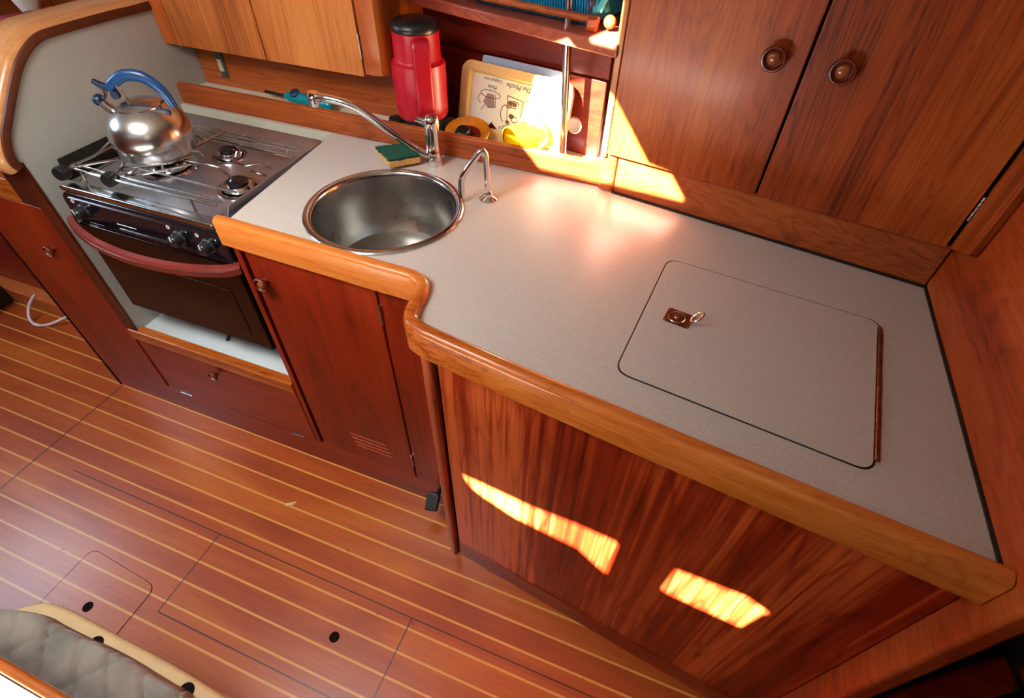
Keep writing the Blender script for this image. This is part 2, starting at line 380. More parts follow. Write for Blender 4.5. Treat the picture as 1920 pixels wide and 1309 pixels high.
# ------------------------------------------------------------------ counter frames
FC = [(-.915, .684), (-.781, .680), (-.653, .677), (-.528, .673), (-.458, .672), (-.432, .667), (-.413, .652), (-.4035, .6215), (-.3995, .593), (-.393, .571), (-.381, .556), (-.357, .547), (-.327, .541), (-.229, .5255), (-.148, .513), (.100, .479), (.303, .452), (.474, .430)]
FCs = [tuple(p)[:2] for p in catmull([(x, y, 0) for x, y in FC], 6)]
u_is = Vector((.9895, -.1445, 0)); n_is = Vector((-.1445, -.9895, 0)); O_is = Vector((-.347, .558, 0))
u_bs = Vector((.984, -.18, 0)).normalized(); n_bs = Vector((-.18, -.984, 0)).normalized(); O_bs = Vector((-.168, 1.137, 0))

# worktop
def offset_path(P, d):
    out = []
    for i in range(len(P)):
        a, c = Vector(P[max(i - 1, 0)]), Vector(P[min(i + 1, len(P) - 1)]); t = (c - a).normalized(); out.append((P[i][0] - t.y * d, P[i][1] + t.x * d))
    return out
FIN = [p for p in offset_path(FCs, .0137) if p[0] > -.90]
ZT = .915
SK = (-.62, .867)
outer = [(-1.465, 1.655 - .04), (-1.465, 1.141), (-.945, 1.141), (-.905, .70)] + FIN + [(.474, 1.022), (-.16, 1.138), (-.16, 1.615)]
hole = [(SK[0] + .166 * math.cos(a * PI / 24), SK[1] + .166 * math.sin(a * PI / 24)) for a in range(48)]
b = B(); plate_with_holes(b, outer, [hole], ZT, .03)
obj('worktop', b, M['counter'], label='long speckled grey-beige laminate worktop running from the stove to the right bulkhead', cat='worktop')
b = B(); box(b, -1.464, -.947, 1.1385, 1.1425, .893, .9155)
obj('edge_strip', b, M['cream'], loc=(-1.2, 1.14, .89), label='thin cream edging strip along the worktop ledge behind the stove', cat='trim')

# front fiddle with the S bend
sec = [(-.013, .9), ]
def fid_section(w, z0, z1, r=.006):
    return [(w, z0), (w, z1 - r), (w - r * .35, z1 - r * .35), (w - r, z1), (-w + r, z1), (-w + r * .35, z1 - r * .35), (-w, z1 - r), (-w, z0)]
b = B(); sweep(b, [(x, y, 0) for x, y in FCs], fid_section(.0135, .868, .932, .009))
obj('worktop_fiddle', b, M['oak'], smooth=True, loc=(-.4, .6, .868), label='raised honey-coloured wooden rail edging the worktop front, with an S bend', cat='rail', auto=60)

# black sealant lines
b = B(); fbox(b, O_bs, u_bs, EZ, n_bs, 0, .648, ZT, ZT + .003, -.001, .006)
box(b, .470, .4752, .445, 1.022, ZT, ZT + .003)
obj('sealant_bead', b, M['seal'], loc=(.3, 1.0, ZT), label='black sealant bead along the back and right edges of the worktop', cat='sealant')

# ------------------------------------------------------------------ icebox lid
L = thing('icebox_lid', 'large rounded hatch lid set flush in the worktop with recessed ring pull', 'lid', (.17, .72, ZT))
c1, c2, c4_, c3 = Vector((-.003, .922)), Vector((-.035, .582)), Vector((.342, .530)), Vector((.383, .875))
def quad_round(P, r, seg=6):
    out = []; n = len(P)
    for i in range(n):
        p, a, c = P[i], P[i - 1], P[(i + 1) % n]; da, dc = (a - p).normalized(), (c - p).normalized()
        for k in range(seg + 1):
            t = k / seg; q0 = p + da * r; q1 = p + dc * r; out.append(((1 - t) ** 2) * q0 + 2 * t * (1 - t) * p + t * t * q1)
    return out
lidp = quad_round([c1, c2, c4_, c3], .026)
cen = sum(lidp, Vector((0, 0))) / len(lidp)
b = B(); prism(b, [(p.x, p.y, ZT + .0002) for p in lidp], (0, 0, .0008)); obj('lid_gasket', b, M['seal'], L)
b = B(); prism(b, [(cen.x + (p.x - cen.x) * .987, cen.y + (p.y - cen.y) * .987, ZT + .0004) for p in lidp], (0, 0, .0016)); obj('lid_panel', b, M['counter'], L, bevel=.0006, seg=1)
hb = B()
h0, h1 = Vector((.3785, .856, ZT + .003)), Vector((.3455, .553, ZT + .003))
for i in range(22):
    a = h0.lerp(h1, i / 22); lathe(hb, [(0, 0), (.0025, 0), (.0025, (h1 - h0).length / 22 * .93), (0, (h1 - h0).length / 22 * .93)], a, h1 - h0, 8)
dd = (h1 - h0).normalized(); nn = dd.cross(EZ)
fbox(hb, h0, dd, nn, EZ, 0, (h1 - h0).length, -.0045, .0045, -.0012, -.0004)
obj('piano_hinge', hb, M['piano'], L, smooth=True, label='long bronzed piano hinge')
# ring pull
lo = Vector((.043, .747, ZT + .0022)); lu = Vector((.985, -.17, 0)).normalized(); lv = Vector((.17, .985, 0)).normalized()
b = B(); prism(b, [lo + lu * x + lv * y for x, y in rrect(-.023, .023, -.0195, .0195, .003, 3)], (0, 0, .0014)); rp = obj('ring_pull_plate', b, M['brass'], L, bevel=.0004, seg=1)
b = B(); lathe(b, [(.0155, .0016), (.0150, .0022), (.0135, .0014), (.011, .0009), (.006, .0008), (0, .0008)], lo - lu * .003, (0, 0, 1), 28); obj('ring_pull_cup', b, M['chrome'], rp, smooth=True)
b = B(); lathe(b, [(0, 0), (.0042, 0), (.003, .0018), (0, .0022)], lo - lu * .003 + EZ * .0008, (0, 0, 1), 16); obj('ring_pull_latch', b, M['chrome'], rp, smooth=True)
rc = lo + lu * .0300 + lv * .006 + EZ * .0115; ru = (lu * .66 + EZ * .75).normalized(); rv = lv
b = B(); tube(b, [rc + (ru * math.cos(a * PI / 12) * .0125 + rv * math.sin(a * PI / 12) * .0125) for a in range(25)], .0022, 8); obj('pull_ring', b, M['chrome'], rp, smooth=True)
for sx in (-1, 1):
    for sy in (-1, 1):
        b = B(); lathe(b, [(0, .0008), (.0016, .0008), (.0014, .0016), (0, .0018)], lo + lu * .0195 * sx + lv * .0158 * sy + EZ * .0006, (0, 0, 1), 10); obj('screw', b, M['hinge'], rp, smooth=True)

# ------------------------------------------------------------------ island front
I = thing('island_cabinet', 'cabinet end with striped red teak veneer front under the right half of the worktop', 'cabinet', (.05, .53, 0))
b = B(); fbox(b, O_is, u_is, EZ, n_is, .0035, .828, .002, .872, -.02, 0); obj('front_panel', b, M['island'], I)
b = B(); fbox(b, O_is, u_is, EZ, n_is, .004, .826, 0, .075, 0, .0035); obj('plinth', b, M['door_x'], I, bevel=.001)
b = B(); fbox(b, O_is, u_is, EZ, n_is, -.0035, .0125, .001, .87, -.02, -.004); obj('shadow_gap', b, M['gap'], I)
b = B(); prism(b, [O_is + u_is * x - n_is * y for x, y in [(p[0] - .0155, p[1] + .001) for p in rrect(-.0115, .0115, -.014, .016, .008, 5)]], (0, 0, .87)); obj('corner_post', b, M['post'], I, smooth=True)
b = B(); prism(b, [(-.376, .566, .001), (-.372, .566, .001), (-.360, .690, .001), (-.366, .690, .001)], (0, 0, .868)); obj('side_panel', b, M['door'], I)

# ------------------------------------------------------------------ sink cabinet
YF = .677
K = thing('sink_cabinet', 'tall red wooden cupboard below the round sink, between the oven and the corner post', 'cabinet', (-.63, .70, 0))
b = B(); box(b, -.896, -.374, .690, .70, .10, .868); obj('carcass', b, M['gap'], K)
b = B(); box(b, -.896, -.880, YF, 1.10, .119, .866); obj('stile', b, M['door'], K, bevel=.001)
b = B(); box(b, -.866, -.5415, YF - .001, .692, .122, .866)
D = obj('door', b, M['door'], K, bevel=.002)
knob(D, (-.836, YF - .001, .788), (0, -1, 0), 1.0)
vb = B()
for i in range(4): box(vb, -.742 + i * .004, -.622 + i * .004, YF - .0035, YF, .245 - i * .0185, .2475 - i * .0185)
obj('vent_slats', vb, M['post'], D, label='four thin pale ventilation slats')
hinge(K, (-.5395, YF, .786), EZ, (0, -1, 0), .055, .007); hinge(K, (-.5395, YF, .215), EZ, (0, -1, 0), .055, .007)
b = B(); box(b, -.5375, -.372, YF, .692, .120, .866); obj('side_panel', b, M['door'], K, bevel=.001)

# plinth board along the floor and oven drawer
b = B(); box(b, -1.798, -.380, YF + .001, .69, .0, .117); obj('kickboard', b, M['door_x'], loc=(-1.0, .68, 0), bevel=.001, label='low red wooden kickboard along the floor under the oven drawer and sink cupboard', cat='kickboard')
R_ = thing('oven_drawer', 'wide low wooden drop-front locker beneath the oven with small knob', 'drawer', (-1.2, .69, .12))
b = B(); box(b, -1.497, -.900, YF, .69, .121, .358); f_ = obj('drawer_front', b, M['door_x'], R_, bevel=.002)
knob(f_, (-1.202, YF, .319), (0, -1, 0), .92)
hinge(R_, (-1.423, YF - .001, .118), EX, (0, -1, 0), .05, .006); hinge(R_, (-.965, YF - .001, .118), EX, (0, -1, 0), .05, .006)
b = B(); box(b, -1.51, -.895, .690, .696, .12, .36); obj('shadow_gap', b, M['gap'], R_)
b = B(); box(b, -1.500, -.896, .670, .700, .362, .404); obj('stove_sill', b, M['oak'], loc=(-1.2, .685, .362), bevel=.004, label='orange wooden sill in front of the white floor under the oven', cat='trim')
b = B(); box(b, -1.465, -.896, .700, 1.139, .380, .398); obj('stove_well_floor', b, M['white_paint'], loc=(-1.2, .9, .38), label='white painted floor of the recess below the oven', cat='board')
b = B(); box(b, -1.465, -.896, 1.142, 1.156, .398, .885); obj('stove_well_back', b, M['grey'], loc=(-1.2, 1.14, .4), label='dark back board of the stove recess behind the hob', cat='board')

# ------------------------------------------------------------------ left partition with wooden cap
bdry = [(1.615, 1.152), (1.175, 1.152), (1.056, 1.155), (.909, 1.156), (.855, 1.152), (.805, 1.127), (.762, 1.089), (.712, 1.035), (.689, 1.009), (.673, .98), (.667, .955), (.673, .940)]
XL = -1.465
PT = thing('stove_partition', 'grey-white laminate partition left of the stove with broad curved honey wood cap', 'partition', (XL, 1.0, .02))
b = B(); prism(b, [(XL, y, z) for y, z in bdry] + [(XL, .680, .93), (XL, .680, .398), (XL, 1.615, .398)], (-.035, 0, 0)); obj('laminate_panel', b, M['laminate'], PT)
b = B(); prism(b, [(XL - .036, y, z) for y, z in bdry] + [(XL - .036, .680, .93), (XL - .036, .682, .820), (XL - .036, .73, .820), (XL - .036, .73, .02), (XL - .036, 1.615, .02)], (-.064, 0, 0)); obj('core', b, M['dark'], PT)
cap = catmull([(XL, y, z) for y, z in bdry], 5)
b = B()
rings = []
for i, p in enumerate(cap):
    t = (cap[min(i + 1, len(cap) - 1)] - cap[max(i - 1, 0)]).normalized(); o = Vector((0, t.z, -t.y))
    if o.dot(Vector((0, -1, 1))) < 0: o = -o
    secp = [(.002, -.001), (.002, .016), (-.003, .024), (-.012, .028), (-.095, .028), (-.104, .024), (-.108, .016), (-.108, -.001)]
    rings.append([b.verts.new(p + EX * sx + o * so_) for sx, so_ in secp])
for r0, r1 in zip(rings, rings[1:]):
    for k in range(8): b.faces.new((r0[k], r0[(k + 1) % 8], r1[(k + 1) % 8], r1[k]))
b.faces.new(rings[0][::-1]); b.faces.new(rings[-1])
pc = obj('wooden_cap', b, M['oak_cap'], PT, smooth=True, auto=50)
b = B(); rings = []
for i, p in enumerate(cap):
    t = (cap[min(i + 1, len(cap) - 1)] - cap[max(i - 1, 0)]).normalized(); o = Vector((0, t.z, -t.y))
    if o.dot(Vector((0, -1, 1))) < 0: o = -o
    rings.append([b.verts.new(p + EX * sx + o * so_) for sx, so_ in [(.001, -.004), (.006, -.003), (.0075, .004), (.006, .013), (.001, .016)]])
for r0, r1 in zip(rings, rings[1:]):
    for k in range(5): b.faces.new((r0[k], r0[(k + 1) % 5], r1[(k + 1) % 5], r1[k]))
b.faces.new(rings[0][::-1]); b.faces.new(rings[-1])
obj('cap_side_shade', b, M['bead'], pc, smooth=True, label='dark brown strip painting shade on the inner side of the cap')
b = B(); box(b, -1.508, XL + .002, YF - .004, .6795, .406, .945); box(b, -1.565, -1.508, YF - .004, .6795, .822, .945)
obj('edge_trim', b, M['dark'], PT)

# cupboard left of the stove
K = thing('side_cupboard', 'narrow red wooden cupboard front left of the stove with one small knob', 'cabinet', (-1.66, .69, 0))
b = B(); box(b, -1.800, -1.510, YF, .72, .119, .813); d_ = obj('door', b, M['door'], K, bevel=.002)
knob(d_, (-1.590, YF, .672), (0, -1, 0), .92)
b = B(); box(b, -1.808, -1.800, YF - .001, .73, .0, .813); obj('shadow_gap', b, M['gap'], K)
b = B(); box(b, -1.835, -1.808, YF + .02, 1.25, .0, .813); obj('side_panel', b, M['door'], K)
b = B(); box(b, -2.30, -1.577, YF - .002, .700, .816, .880); obj('neighbour_rail', b, M['oak'], loc=(-1.8, .69, .816), bevel=.003, label='short orange wooden rail above the small cupboard at the left edge', cat='rail')
LR = thing('low_recess', 'dark red panelled recess with a low wooden ledge at the far left', 'recess', (-2.3, .92, 0))
b = B(); box(b, -3.0, -1.837, .915, .935, .075, .80); obj('back_panel', b, M['door_x'], LR)
b = B(); box(b, -3.0, -1.837, .860, .935, .0, .074); obj('ledge', b, M['teak_x'], LR, bevel=.004)
b = B(); tube(b, catmull([(-2.44, .872, .085), (-2.455, .835, .050), (-2.435, .800, .018), (-2.385, .785, .007), (-2.335, .805, .010), (-2.28, .85, .030), (-2.26, .862, .04)], 6), .0055, 8)
obj('cable_loop', b, M['white_cable'], smooth=True, loc=(-2.4, .84, .01), label='pale looped cable lying on the floor in the left recess', cat='cable')
b = B(); box(b, -2.95, -2.62, .70, .86, 0, .10); obj('floor_block', b, M['black_plastic'], loc=(-2.8, .78, 0), bevel=.008, label='dark block on the floor at the far left edge', cat='block')

# ------------------------------------------------------------------ gimballed stove
G = thing('gas_stove', 'black and stainless gas stove with oven in the recess beside the sink', 'stove', (-1.18, .90, .50))
b = B(); box(b, -1.436, -.926, .703, 1.09, .500, .80); obj('oven_body', b, M['black'], G, bevel=.004)
b = B(); box(b, -1.430, -.932, .692, .7025, .508, .786); od = obj('oven_door', b, M['black_glass'], G, bevel=.004)
b = B(); box(b, -1.375, -.985, .6905, .6922, .548, .700); obj('oven_window', b, M['black_glass'], od, bevel=.003)
b = B(); box(b, -1.376, -.984, .6900, .6912, .7005, .7022); obj('window_line', b, M['hinge'], od)
b = B(); tube(b, [(-1.098, .712, .502), (-1.101, .703, .486), (-1.106, .699, .478)], [.004, .005, .0055], 10); obj('oven_latch', b, M['black_plastic'], G, smooth=True)
hp = catmull([(-1.440, .690, .793), (-1.40, .668, .789), (-1.30, .642, .785), (-1.175, .632, .783), (-1.05, .642, .785), (-.95, .668, .789), (-.915, .690, .793)], 6)
b = B(); sweep(b, hp, [(.010, -.012), (.010, .004), (.006, .010), (-.006, .012), (-.009, .006), (-.009, -.010), (0, -.014)]); hn = obj('oven_handle', b, M['handle_red'], G, smooth=True, auto=30)
b = B(); tube(b, [p + Vector((0, -.0098, .002)) for p in hp[2:-2]], .0014, 6); obj('handle_highlight_line', b, M['hinge'], hn, smooth=True)  # pale metal line painting the highlight along the handle
# control panel with rounded left end
b = B(); prism(b, [(x, .684, z) for x, z in rrect(-1.412, -.922, .803, .884, .012, 5, rs=(.006, .030, .022, .006))], (0, .03, 0)); cp = obj('control_panel', b, M['black'], G, bevel=.005)
b = B(); tube(b, [(-1.385, .6825, .8700), (-.925, .6825, .8700)], .0011, 6); obj('panel_line', b, M['chrome'], cp, smooth=True)
b = B(); tube(b, [(-1.365, .6835, .8035), (-.925, .6835, .8035)], .0013, 6); tube(b, [(-1.26, .6828, .8140), (-.96, .6828, .8140)], .0011, 6); obj('panel_line', b, M['chrome'], cp, smooth=True)
for kx in (-1.352, -1.058, -.975):
    b = B(); lathe(b, [(0, 0), (.0185, 0), (.0185, .004), (.0155, .007), (.0145, .022), (.0125, .025), (0, .0255)], (kx, .684, .842), (0, -1, 0), 26); kn = obj('burner_knob', b, M['black_plastic'], cp, smooth=True)
    b = B(); box(b, kx - .0015, kx + .0015, .6575, .6590, .845, .858); obj('pointer', b, M['white_mark'], kn)
    b = B(); lathe(b, [(.0030, 0), (.0050, 0), (.0050, .0007), (.0030, .0007)], (kx - .026, .6838, .862), (0, -1, 0), 14, True); obj('ring_mark', b, M['white_mark'], cp)
    b = B(); lathe(b, [(0, 0), (.0016, 0), (.0016, .0007), (0, .0007)], (kx + .026, .6838, .862), (0, -1, 0), 10); obj('dot_mark', b, M['white_mark'], cp)
    b = B(); prism(b, [(kx - .031, .6838, .838), (kx - .021, .6838, .844), (kx - .017, .6838, .828), (kx - .022, .6838, .834)], (0, -.0007, 0)); obj('flame_mark', b, M['white_mark'], cp)
b = B(); box(b, -1.26, -1.20, .6834, .6840, .827, .829); obj('printed_line', b, M['white_mark'], cp)
# hob tray
XLs, XRs, YB_, YFh = -1.400, -.944, 1.092, .690
b = B(); prism(b, [(x, y, .884) for x, y in rrect(XLs, XRs, YFh, YB_, .006, 2)], (0, 0, .010)); hob = obj('hob_top', b, M['steel_hob'], G, bevel=.002)
b = B(); prism(b, [(x, YFh - .004, z) for x, z in [(XLs, .884), (XLs, .900), (XRs, .900), (XRs, .884)]], (0, .030, 0)); obj('hob_front_lip', b, M['steel'], hob, bevel=.004, seg=3)
b = B(); prism(b, [(XRs, .735, .894), (XRs, .747, .9145), (XRs, YB_, .9145), (XRs, YB_, .894)], (-.004, 0, 0)); obj('hob_side_rail', b, M['steel_hob'], hob, bevel=.001, seg=1)
b = B(); prism(b, [(XLs, .712, .894), (-1.455, .745, .922), (-1.455, YB_, .922), (XLs, YB_, .894)], (.001, -.0005, .003)); obj('hob_side_rail', b, M['dark_steel'], hob)
b = B(); prism(b, [(XLs, 1.03, .894), (XLs, YB_ - .003, .920), (XLs, YB_, .920), (XLs, YB_, .894)], (XRs - XLs, 0, 0)); obj('hob_back_rail', b, M['steel_hob'], hob, bevel=.001, seg=1)
# rims pressed into the tray
b = B()
for (x0, x1, y0, y1) in ((-1.385, -.958, .712, 1.02),):
    P = rrect(x0, x1, y0, y1, .03, 5); tube(b, [(x, y, .8945) for x, y in P + P[:2]], .0022, 6, False)
obj('tray_bead', b, M['steel'], hob, smooth=True)
def burner(x, y, r):
    b = B(); lathe(b, [(0, .894), (r * 1.45, .894), (r * 1.42, .897), (r * 1.2, .896), (r * 1.1, .895)], (x, y, 0), (0, 0, 1), 32); t = obj('burner_well', b, M['steel'], hob, smooth=True)
    b = B(); lathe(b, [(0, .895), (r, .895), (r * 1.02, .903), (r * .9, .909), (r * .72, .910), (0, .910)], (x, y, 0), (0, 0, 1), 32); obj('burner_ring', b, M['chrome'], t, smooth=True)
    b = B(); lathe(b, [(0, .910), (r * .70, .910), (r * .72, .914), (r * .6, .917), (0, .918)], (x, y, 0), (0, 0, 1), 32); obj('burner_cap', b, M['black'], t, smooth=True)
burner(-1.235, .860, .047); burner(-1.005, .842, .036); burner(-1.140, .965, .030)
# pan support wires
ps = B()
ZW = .927
def wire(*P, r=.0030): tube(ps, P, r, 7)
for y in (.722, .738): wire((-1.385, y, ZW), (-.950, y, ZW))
wire((-1.25, .783, ZW), (-.950, .783, ZW), r=.003)
for y in (1.022, 1.004, .980): wire((-1.385, y, ZW), (-.950, y, ZW))
wire((-1.34, .860, ZW), (-1.06, .860, ZW), (-1.055, .848, ZW + .004), (-1.035, .842, ZW + .004), (-1.022, .846, ZW - .012))
wire((-.950, .905, ZW), (-1.00, .912, ZW), (-1.02, .892, ZW), (-1.055, .893, ZW), (-1.065, .915, ZW), (-1.064, .925, ZW + .012))
wire((-.950, .882, ZW - .008), (-1.0, .888, ZW - .008))
wire((-1.385, .722, ZW), (-1.385, 1.022, ZW)); wire((-1.20, .87, ZW), (-1.195, 1.022, ZW)); wire((-1.235, .738, ZW), (-1.235, .80, ZW))
wire((-1.385, .90, ZW), (-1.27, .90, ZW))
for p in ((-1.35, .722), (-1.02, .722), (-1.35, 1.022), (-1.0, 1.022)): wire((p[0], p[1], ZW), (p[0], p[1], .893))
for a in range(6):
    t = a * PI / 3 + .3; wire((-1.237 + .03 * math.cos(t), .860 + .03 * math.sin(t), .9405), (-1.237 + .095 * math.cos(t), .860 + .095 * math.sin(t), .9405), (-1.237 + .105 * math.cos(t), .860 + .105 * math.sin(t), ZW))
obj('pan_support', ps, M['steel'], G, smooth=True)
# pot clamps: black knob, arms reaching to the kettle
def clamp(kx, ky, arms):
    b = B(); lathe(b, [(0, 0), (.0150, 0), (.0165, .004), (.0165, .020), (.0145, .024), (0, .024)], (kx, ky - .012, ZW - .004), (.15, -1, .05), 20)
    cl = obj('pot_clamp_knob', b, M['black_plastic'], G, smooth=True)
    b = B()
    for P in arms: tube(b, catmull(P, 4), .0028, 8)
    obj('pot_clamp_arm', b, M['steel'], cl, smooth=True)
clamp(-1.388, .727, [[(-1.385, .727, ZW + .003), (-1.362, .775, ZW + .010), (-1.350, .810, .952), (-1.343, .84, .965)], [(-1.372, .727, ZW + .003), (-1.325, .778, ZW + .004), (-1.298, .79, ZW + .01)]])
clamp(-1.262, .748, [[(-1.258, .746, ZW + .003), (-1.225, .745, .950), (-1.195, .755, .952), (-1.142, .800, .952), (-1.128, .850, .952)], [(-1.245, .750, ZW + .003), (-1.205, .742, .936), (-1.165, .765, .940), (-1.115, .83, .940)]])

# ------------------------------------------------------------------ kettle
KX, KY, KZ = -1.237, .857, .9435
Kt = thing('kettle', 'round stainless whistling kettle with arched blue handle standing on the hob', 'kettle', (KX, KY, KZ))
prof = [(0, 0), (.082, 0), (.0865, .003), (.0868, .012), (.0890, .020), (.0905, .034), (.0895, .050), (.0845, .067), (.0755, .082), (.0640, .0940), (.0520, .1015), (.0500, .103)]
b = B(); lathe(b, prof + [(0, .103)], (KX, KY, KZ), (0, 0, 1), 64); body = obj('body', b, M['steel_kettle'], Kt, smooth=True)
b = B(); lathe(b, [(.0500, .1025), (.0495, .1055), (.044, .109), (.032, .1135), (.016, .1160), (0, .1165)], (KX, KY, KZ), (0, 0, 1), 40); lid = obj('lid', b, M['steel_kettle'], Kt, smooth=True)
hd = Vector((.902, .431, 0)); hs_ = Vector((-hd.y, hd.x, 0)); kb = Vector((KX, KY, KZ))
def kp(a, z, o=0): return kb + hd * a + EZ * z + hs_ * o
hpts = catmull([kp(a, z) for a, z in [(-.046, .139), (-.036, .149), (-.010, .164), (.010, .168), (.034, .164), (.054, .149), (.068, .127), (.075, .098)]], 6)
b = B(); tube(b, hpts, [.62 + .5 * math.sin(PI * min(1, max(0, .12 + .72 * i / (len(hpts) - 1)))) for i in range(len(hpts))], 16, flat=(.0082, .0115, hs_)); obj('handle_grip', b, M['blue_grip'], Kt, smooth=True)
for s_ in (-1, 1):
    b = B(); tube(b, [kp(-.018, .098, .005 * s_), kp(-.026, .152, .005 * s_)], .0018, 7); obj('handle_bracket', b, M['steel'], Kt, smooth=True)
b = B(); tube(b, [kp(.044, .098), kp(.050, .108), kp(.066, .118)], .0032, 8); obj('handle_bracket', b, M['steel'], Kt, smooth=True)
sp0 = kp(-.060, .088); sp1 = kp(-.079, .114)
b = B(); tube(b, [sp0 + (sp0 - sp1) * .6, sp0, sp1], [.0125, .0115, .0105], 20); obj('spout', b, M['steel'], Kt, smooth=True)
b = B(); dv = (sp1 - sp0).normalized(); lathe(b, [(0, 0), (.0120, 0), (.0135, .005), (.0125, .012), (.008, .017), (0, .019)], sp1 - dv * .004, dv, 22); wh = obj('whistle_cap', b, M['blue_cap'], Kt, smooth=True)
b = B(); prism(b, [kp(a, z, -.006) for a, z in [(-.036, .136), (-.046, .134), (-.060, .139), (-.076, .154), (-.072, .161), (-.060, .154), (-.046, .147), (-.036, .150)]], hs_ * .012); obj('whistle_lever', b, M['blue_cap'], wh, bevel=.002)
b = B(); tube(b, [sp1 - dv * .002 + EZ * .002, kp(-.061, .124), kp(-.056, .139)], .0042, 8); obj('whistle_link', b, M['steel'], wh, smooth=True)
b = B(); lathe(b, [(0, -.008), (.009, -.008), (.010, 0), (.009, .008), (0, .008)], kp(-.038, .128), hs_, 16); obj('whistle_pivot', b, M['blue_cap'], wh, smooth=True)

# ------------------------------------------------------------------ sink
Sk = thing('round_sink', 'round stainless steel sink basin sunk in the worktop left of the icebox lid', 'sink', (SK[0], SK[1], ZT))
b = B(); lathe(b, [(.176, ZT + .0004), (.176, ZT + .003), (.173, ZT + .0062), (.168, ZT + .0072), (.162, ZT + .0062), (.158, ZT + .002), (.1565, ZT - .004), (.1590, ZT - .008), (.170, ZT - .002)], (SK[0], SK[1], 0), (0, 0, 1), 72, True); obj('rim', b, M['steel'], Sk, smooth=True)
b = B(); lathe(b, [(.1575, ZT), (.1560, ZT - .006), (.1530, ZT - .05), (.1500, ZT - .10), (.1460, ZT - .132), (.1380, ZT - .146), (.124, ZT - .151), (.060, ZT - .154), (.034, ZT - .155)], (SK[0], SK[1], 0), (0, 0, 1), 72); obj('basin', b, M['steel_sink'], Sk, smooth=True)
b = B(); lathe(b, [(.036, ZT - .1546), (.034, ZT - .153), (.028, ZT - .156), (.020, ZT - .158), (0, ZT - .158)], (SK[0], SK[1], 0), (0, 0, 1), 32); obj('drain', b, M['chrome'], Sk, smooth=True)

# mixer tap
TB = Vector((-.612, 1.098, ZT))
T_ = thing('mixer_tap', 'chrome mixer tap with a long swivelled spout behind the round sink', 'tap', TB)
b = B(); lathe(b, [(0, .0), (.0195, 0), (.0195, .012), (.0185, .013), (.0185, .036), (.0180, .037), (.0182, .070), (.0182, .071), (.0186, .074), (.0186, .105), (.0165, .116), (.010, .122), (0, .124)], TB, (0, 0, 1), 36); obj('body', b, M['chrome'], T_, smooth=True)
b = B(); tube(b, catmull([TB + Vector(p) for p in [(-.012, .002, .100), (-.026, -.002, .104), (-.038, -.008, .110)]], 4), [.010, .010, .009, .009, .008, .007, .006, .006, .006], 12, flat=(1, .7, (0, 0, 1))); obj('lever', b, M['chrome'], T_, smooth=True)
pts = [TB + Vector((-.010, -.003, .022)), Vector((-.655, 1.082, .955)), Vector((-.715, 1.060, 1.003)), Vector((-.768, 1.043, 1.043)), Vector((-.800, 1.034, 1.057)), Vector((-.835, 1.026, 1.064)), Vector((-.865, 1.022, 1.064))]
b = B(); tube(b, catmull(pts, 6), .0095, 16); sp_ = obj('spout', b, M['chrome'], T_, smooth=True)
b = B(); lathe(b, [(0, -.003), (.0130, -.003), (.0135, .004), (.0125, .026), (.010, .029), (0, .029)], (-.872, 1.021, 1.072), (-.10, -.10, -1), 24); obj('nozzle', b, M['chrome'], sp_, smooth=True)

# small water spout
T2 = thing('water_spout', 'small bent chrome water spout right of the sink', 'tap', (-.424, .993, ZT))
b = B(); lathe(b, [(0, 0), (.0205, 0), (.0205, .003), (.014, .008), (.0105, .010), (.0105, .019), (.0085, .022), (0, .022)], (-.424, .993, ZT), (0, 0, 1), 30); obj('base', b, M['chrome'], T2, smooth=True)
b = B(); tube(b, catmull([(-.424, .993, ZT + .015), (-.4255, .992, ZT + .06), (-.4275, .991, ZT + .100), (-.4305, .989, 1.026), (-.4345, .986, 1.031), (-.440, .982, 1.026), (-.455, .972, 1.004), (-.467, .965, .984), (-.4725, .962, .972), (-.4745, .961, .955), (-.4748, .961, .928)], 5), .0070, 14); obj('pipe', b, M['chrome'], T2, smooth=True)

# sponge
sp = thing('sponge', 'yellow kitchen sponge with dark green scouring pad by the sink rim', 'sponge', (-.70, 1.075, ZT))
# footprint from the photo, lying half on the rim
P = [(-.758, 1.068), (-.694, 1.022), (-.640, 1.078), (-.700, 1.124)]
def slab(z0, z1, jitter=0):
    b = B(); n = 9
    g = {}
    for k, z in ((0, z0), (1, z1)):
        for i in range(n + 1):
            for j in range(n + 1):
                s, t = i / n, j / n
                x = (1 - s) * (1 - t) * P[0][0] + s * (1 - t) * P[1][0] + s * t * P[2][0] + (1 - s) * t * P[3][0]
                y = (1 - s) * (1 - t) * P[0][1] + s * (1 - t) * P[1][1] + s * t * P[2][1] + (1 - s) * t * P[3][1]
                e = (i in (0, n)) or (j in (0, n))
                g[k, i, j] = b.verts.new((x + (random.uniform(-jitter, jitter) if e else 0), y + (random.uniform(-jitter, jitter) if e else 0), z + (random.uniform(-jitter, jitter) * .6 if k else 0)))
    for i in range(n):
        for j in range(n):
            b.faces.new((g[0, i, j], g[0, i, j + 1], g[0, i + 1, j + 1], g[0, i + 1, j])); b.faces.new((g[1, i, j], g[1, i + 1, j], g[1, i + 1, j + 1], g[1, i, j + 1]))
    for i in range(n):
        b.faces.new((g[0, i, 0], g[0, i + 1, 0], g[1, i + 1, 0], g[1, i, 0])); b.faces.new((g[0, i, n], g[1, i, n], g[1, i + 1, n], g[0, i + 1, n]))
        b.faces.new((g[0, 0, i], g[1, 0, i], g[1, 0, i + 1], g[0, 0, i + 1])); b.faces.new((g[0, n, i], g[0, n, i + 1], g[1, n, i + 1], g[1, n, i]))
    return b
obj('foam', slab(.9225, .9385), M['sponge'], sp, bevel=.002)
obj('scouring_pad', slab(.9387, .9455, .0034), M['scour'], sp, smooth=True)

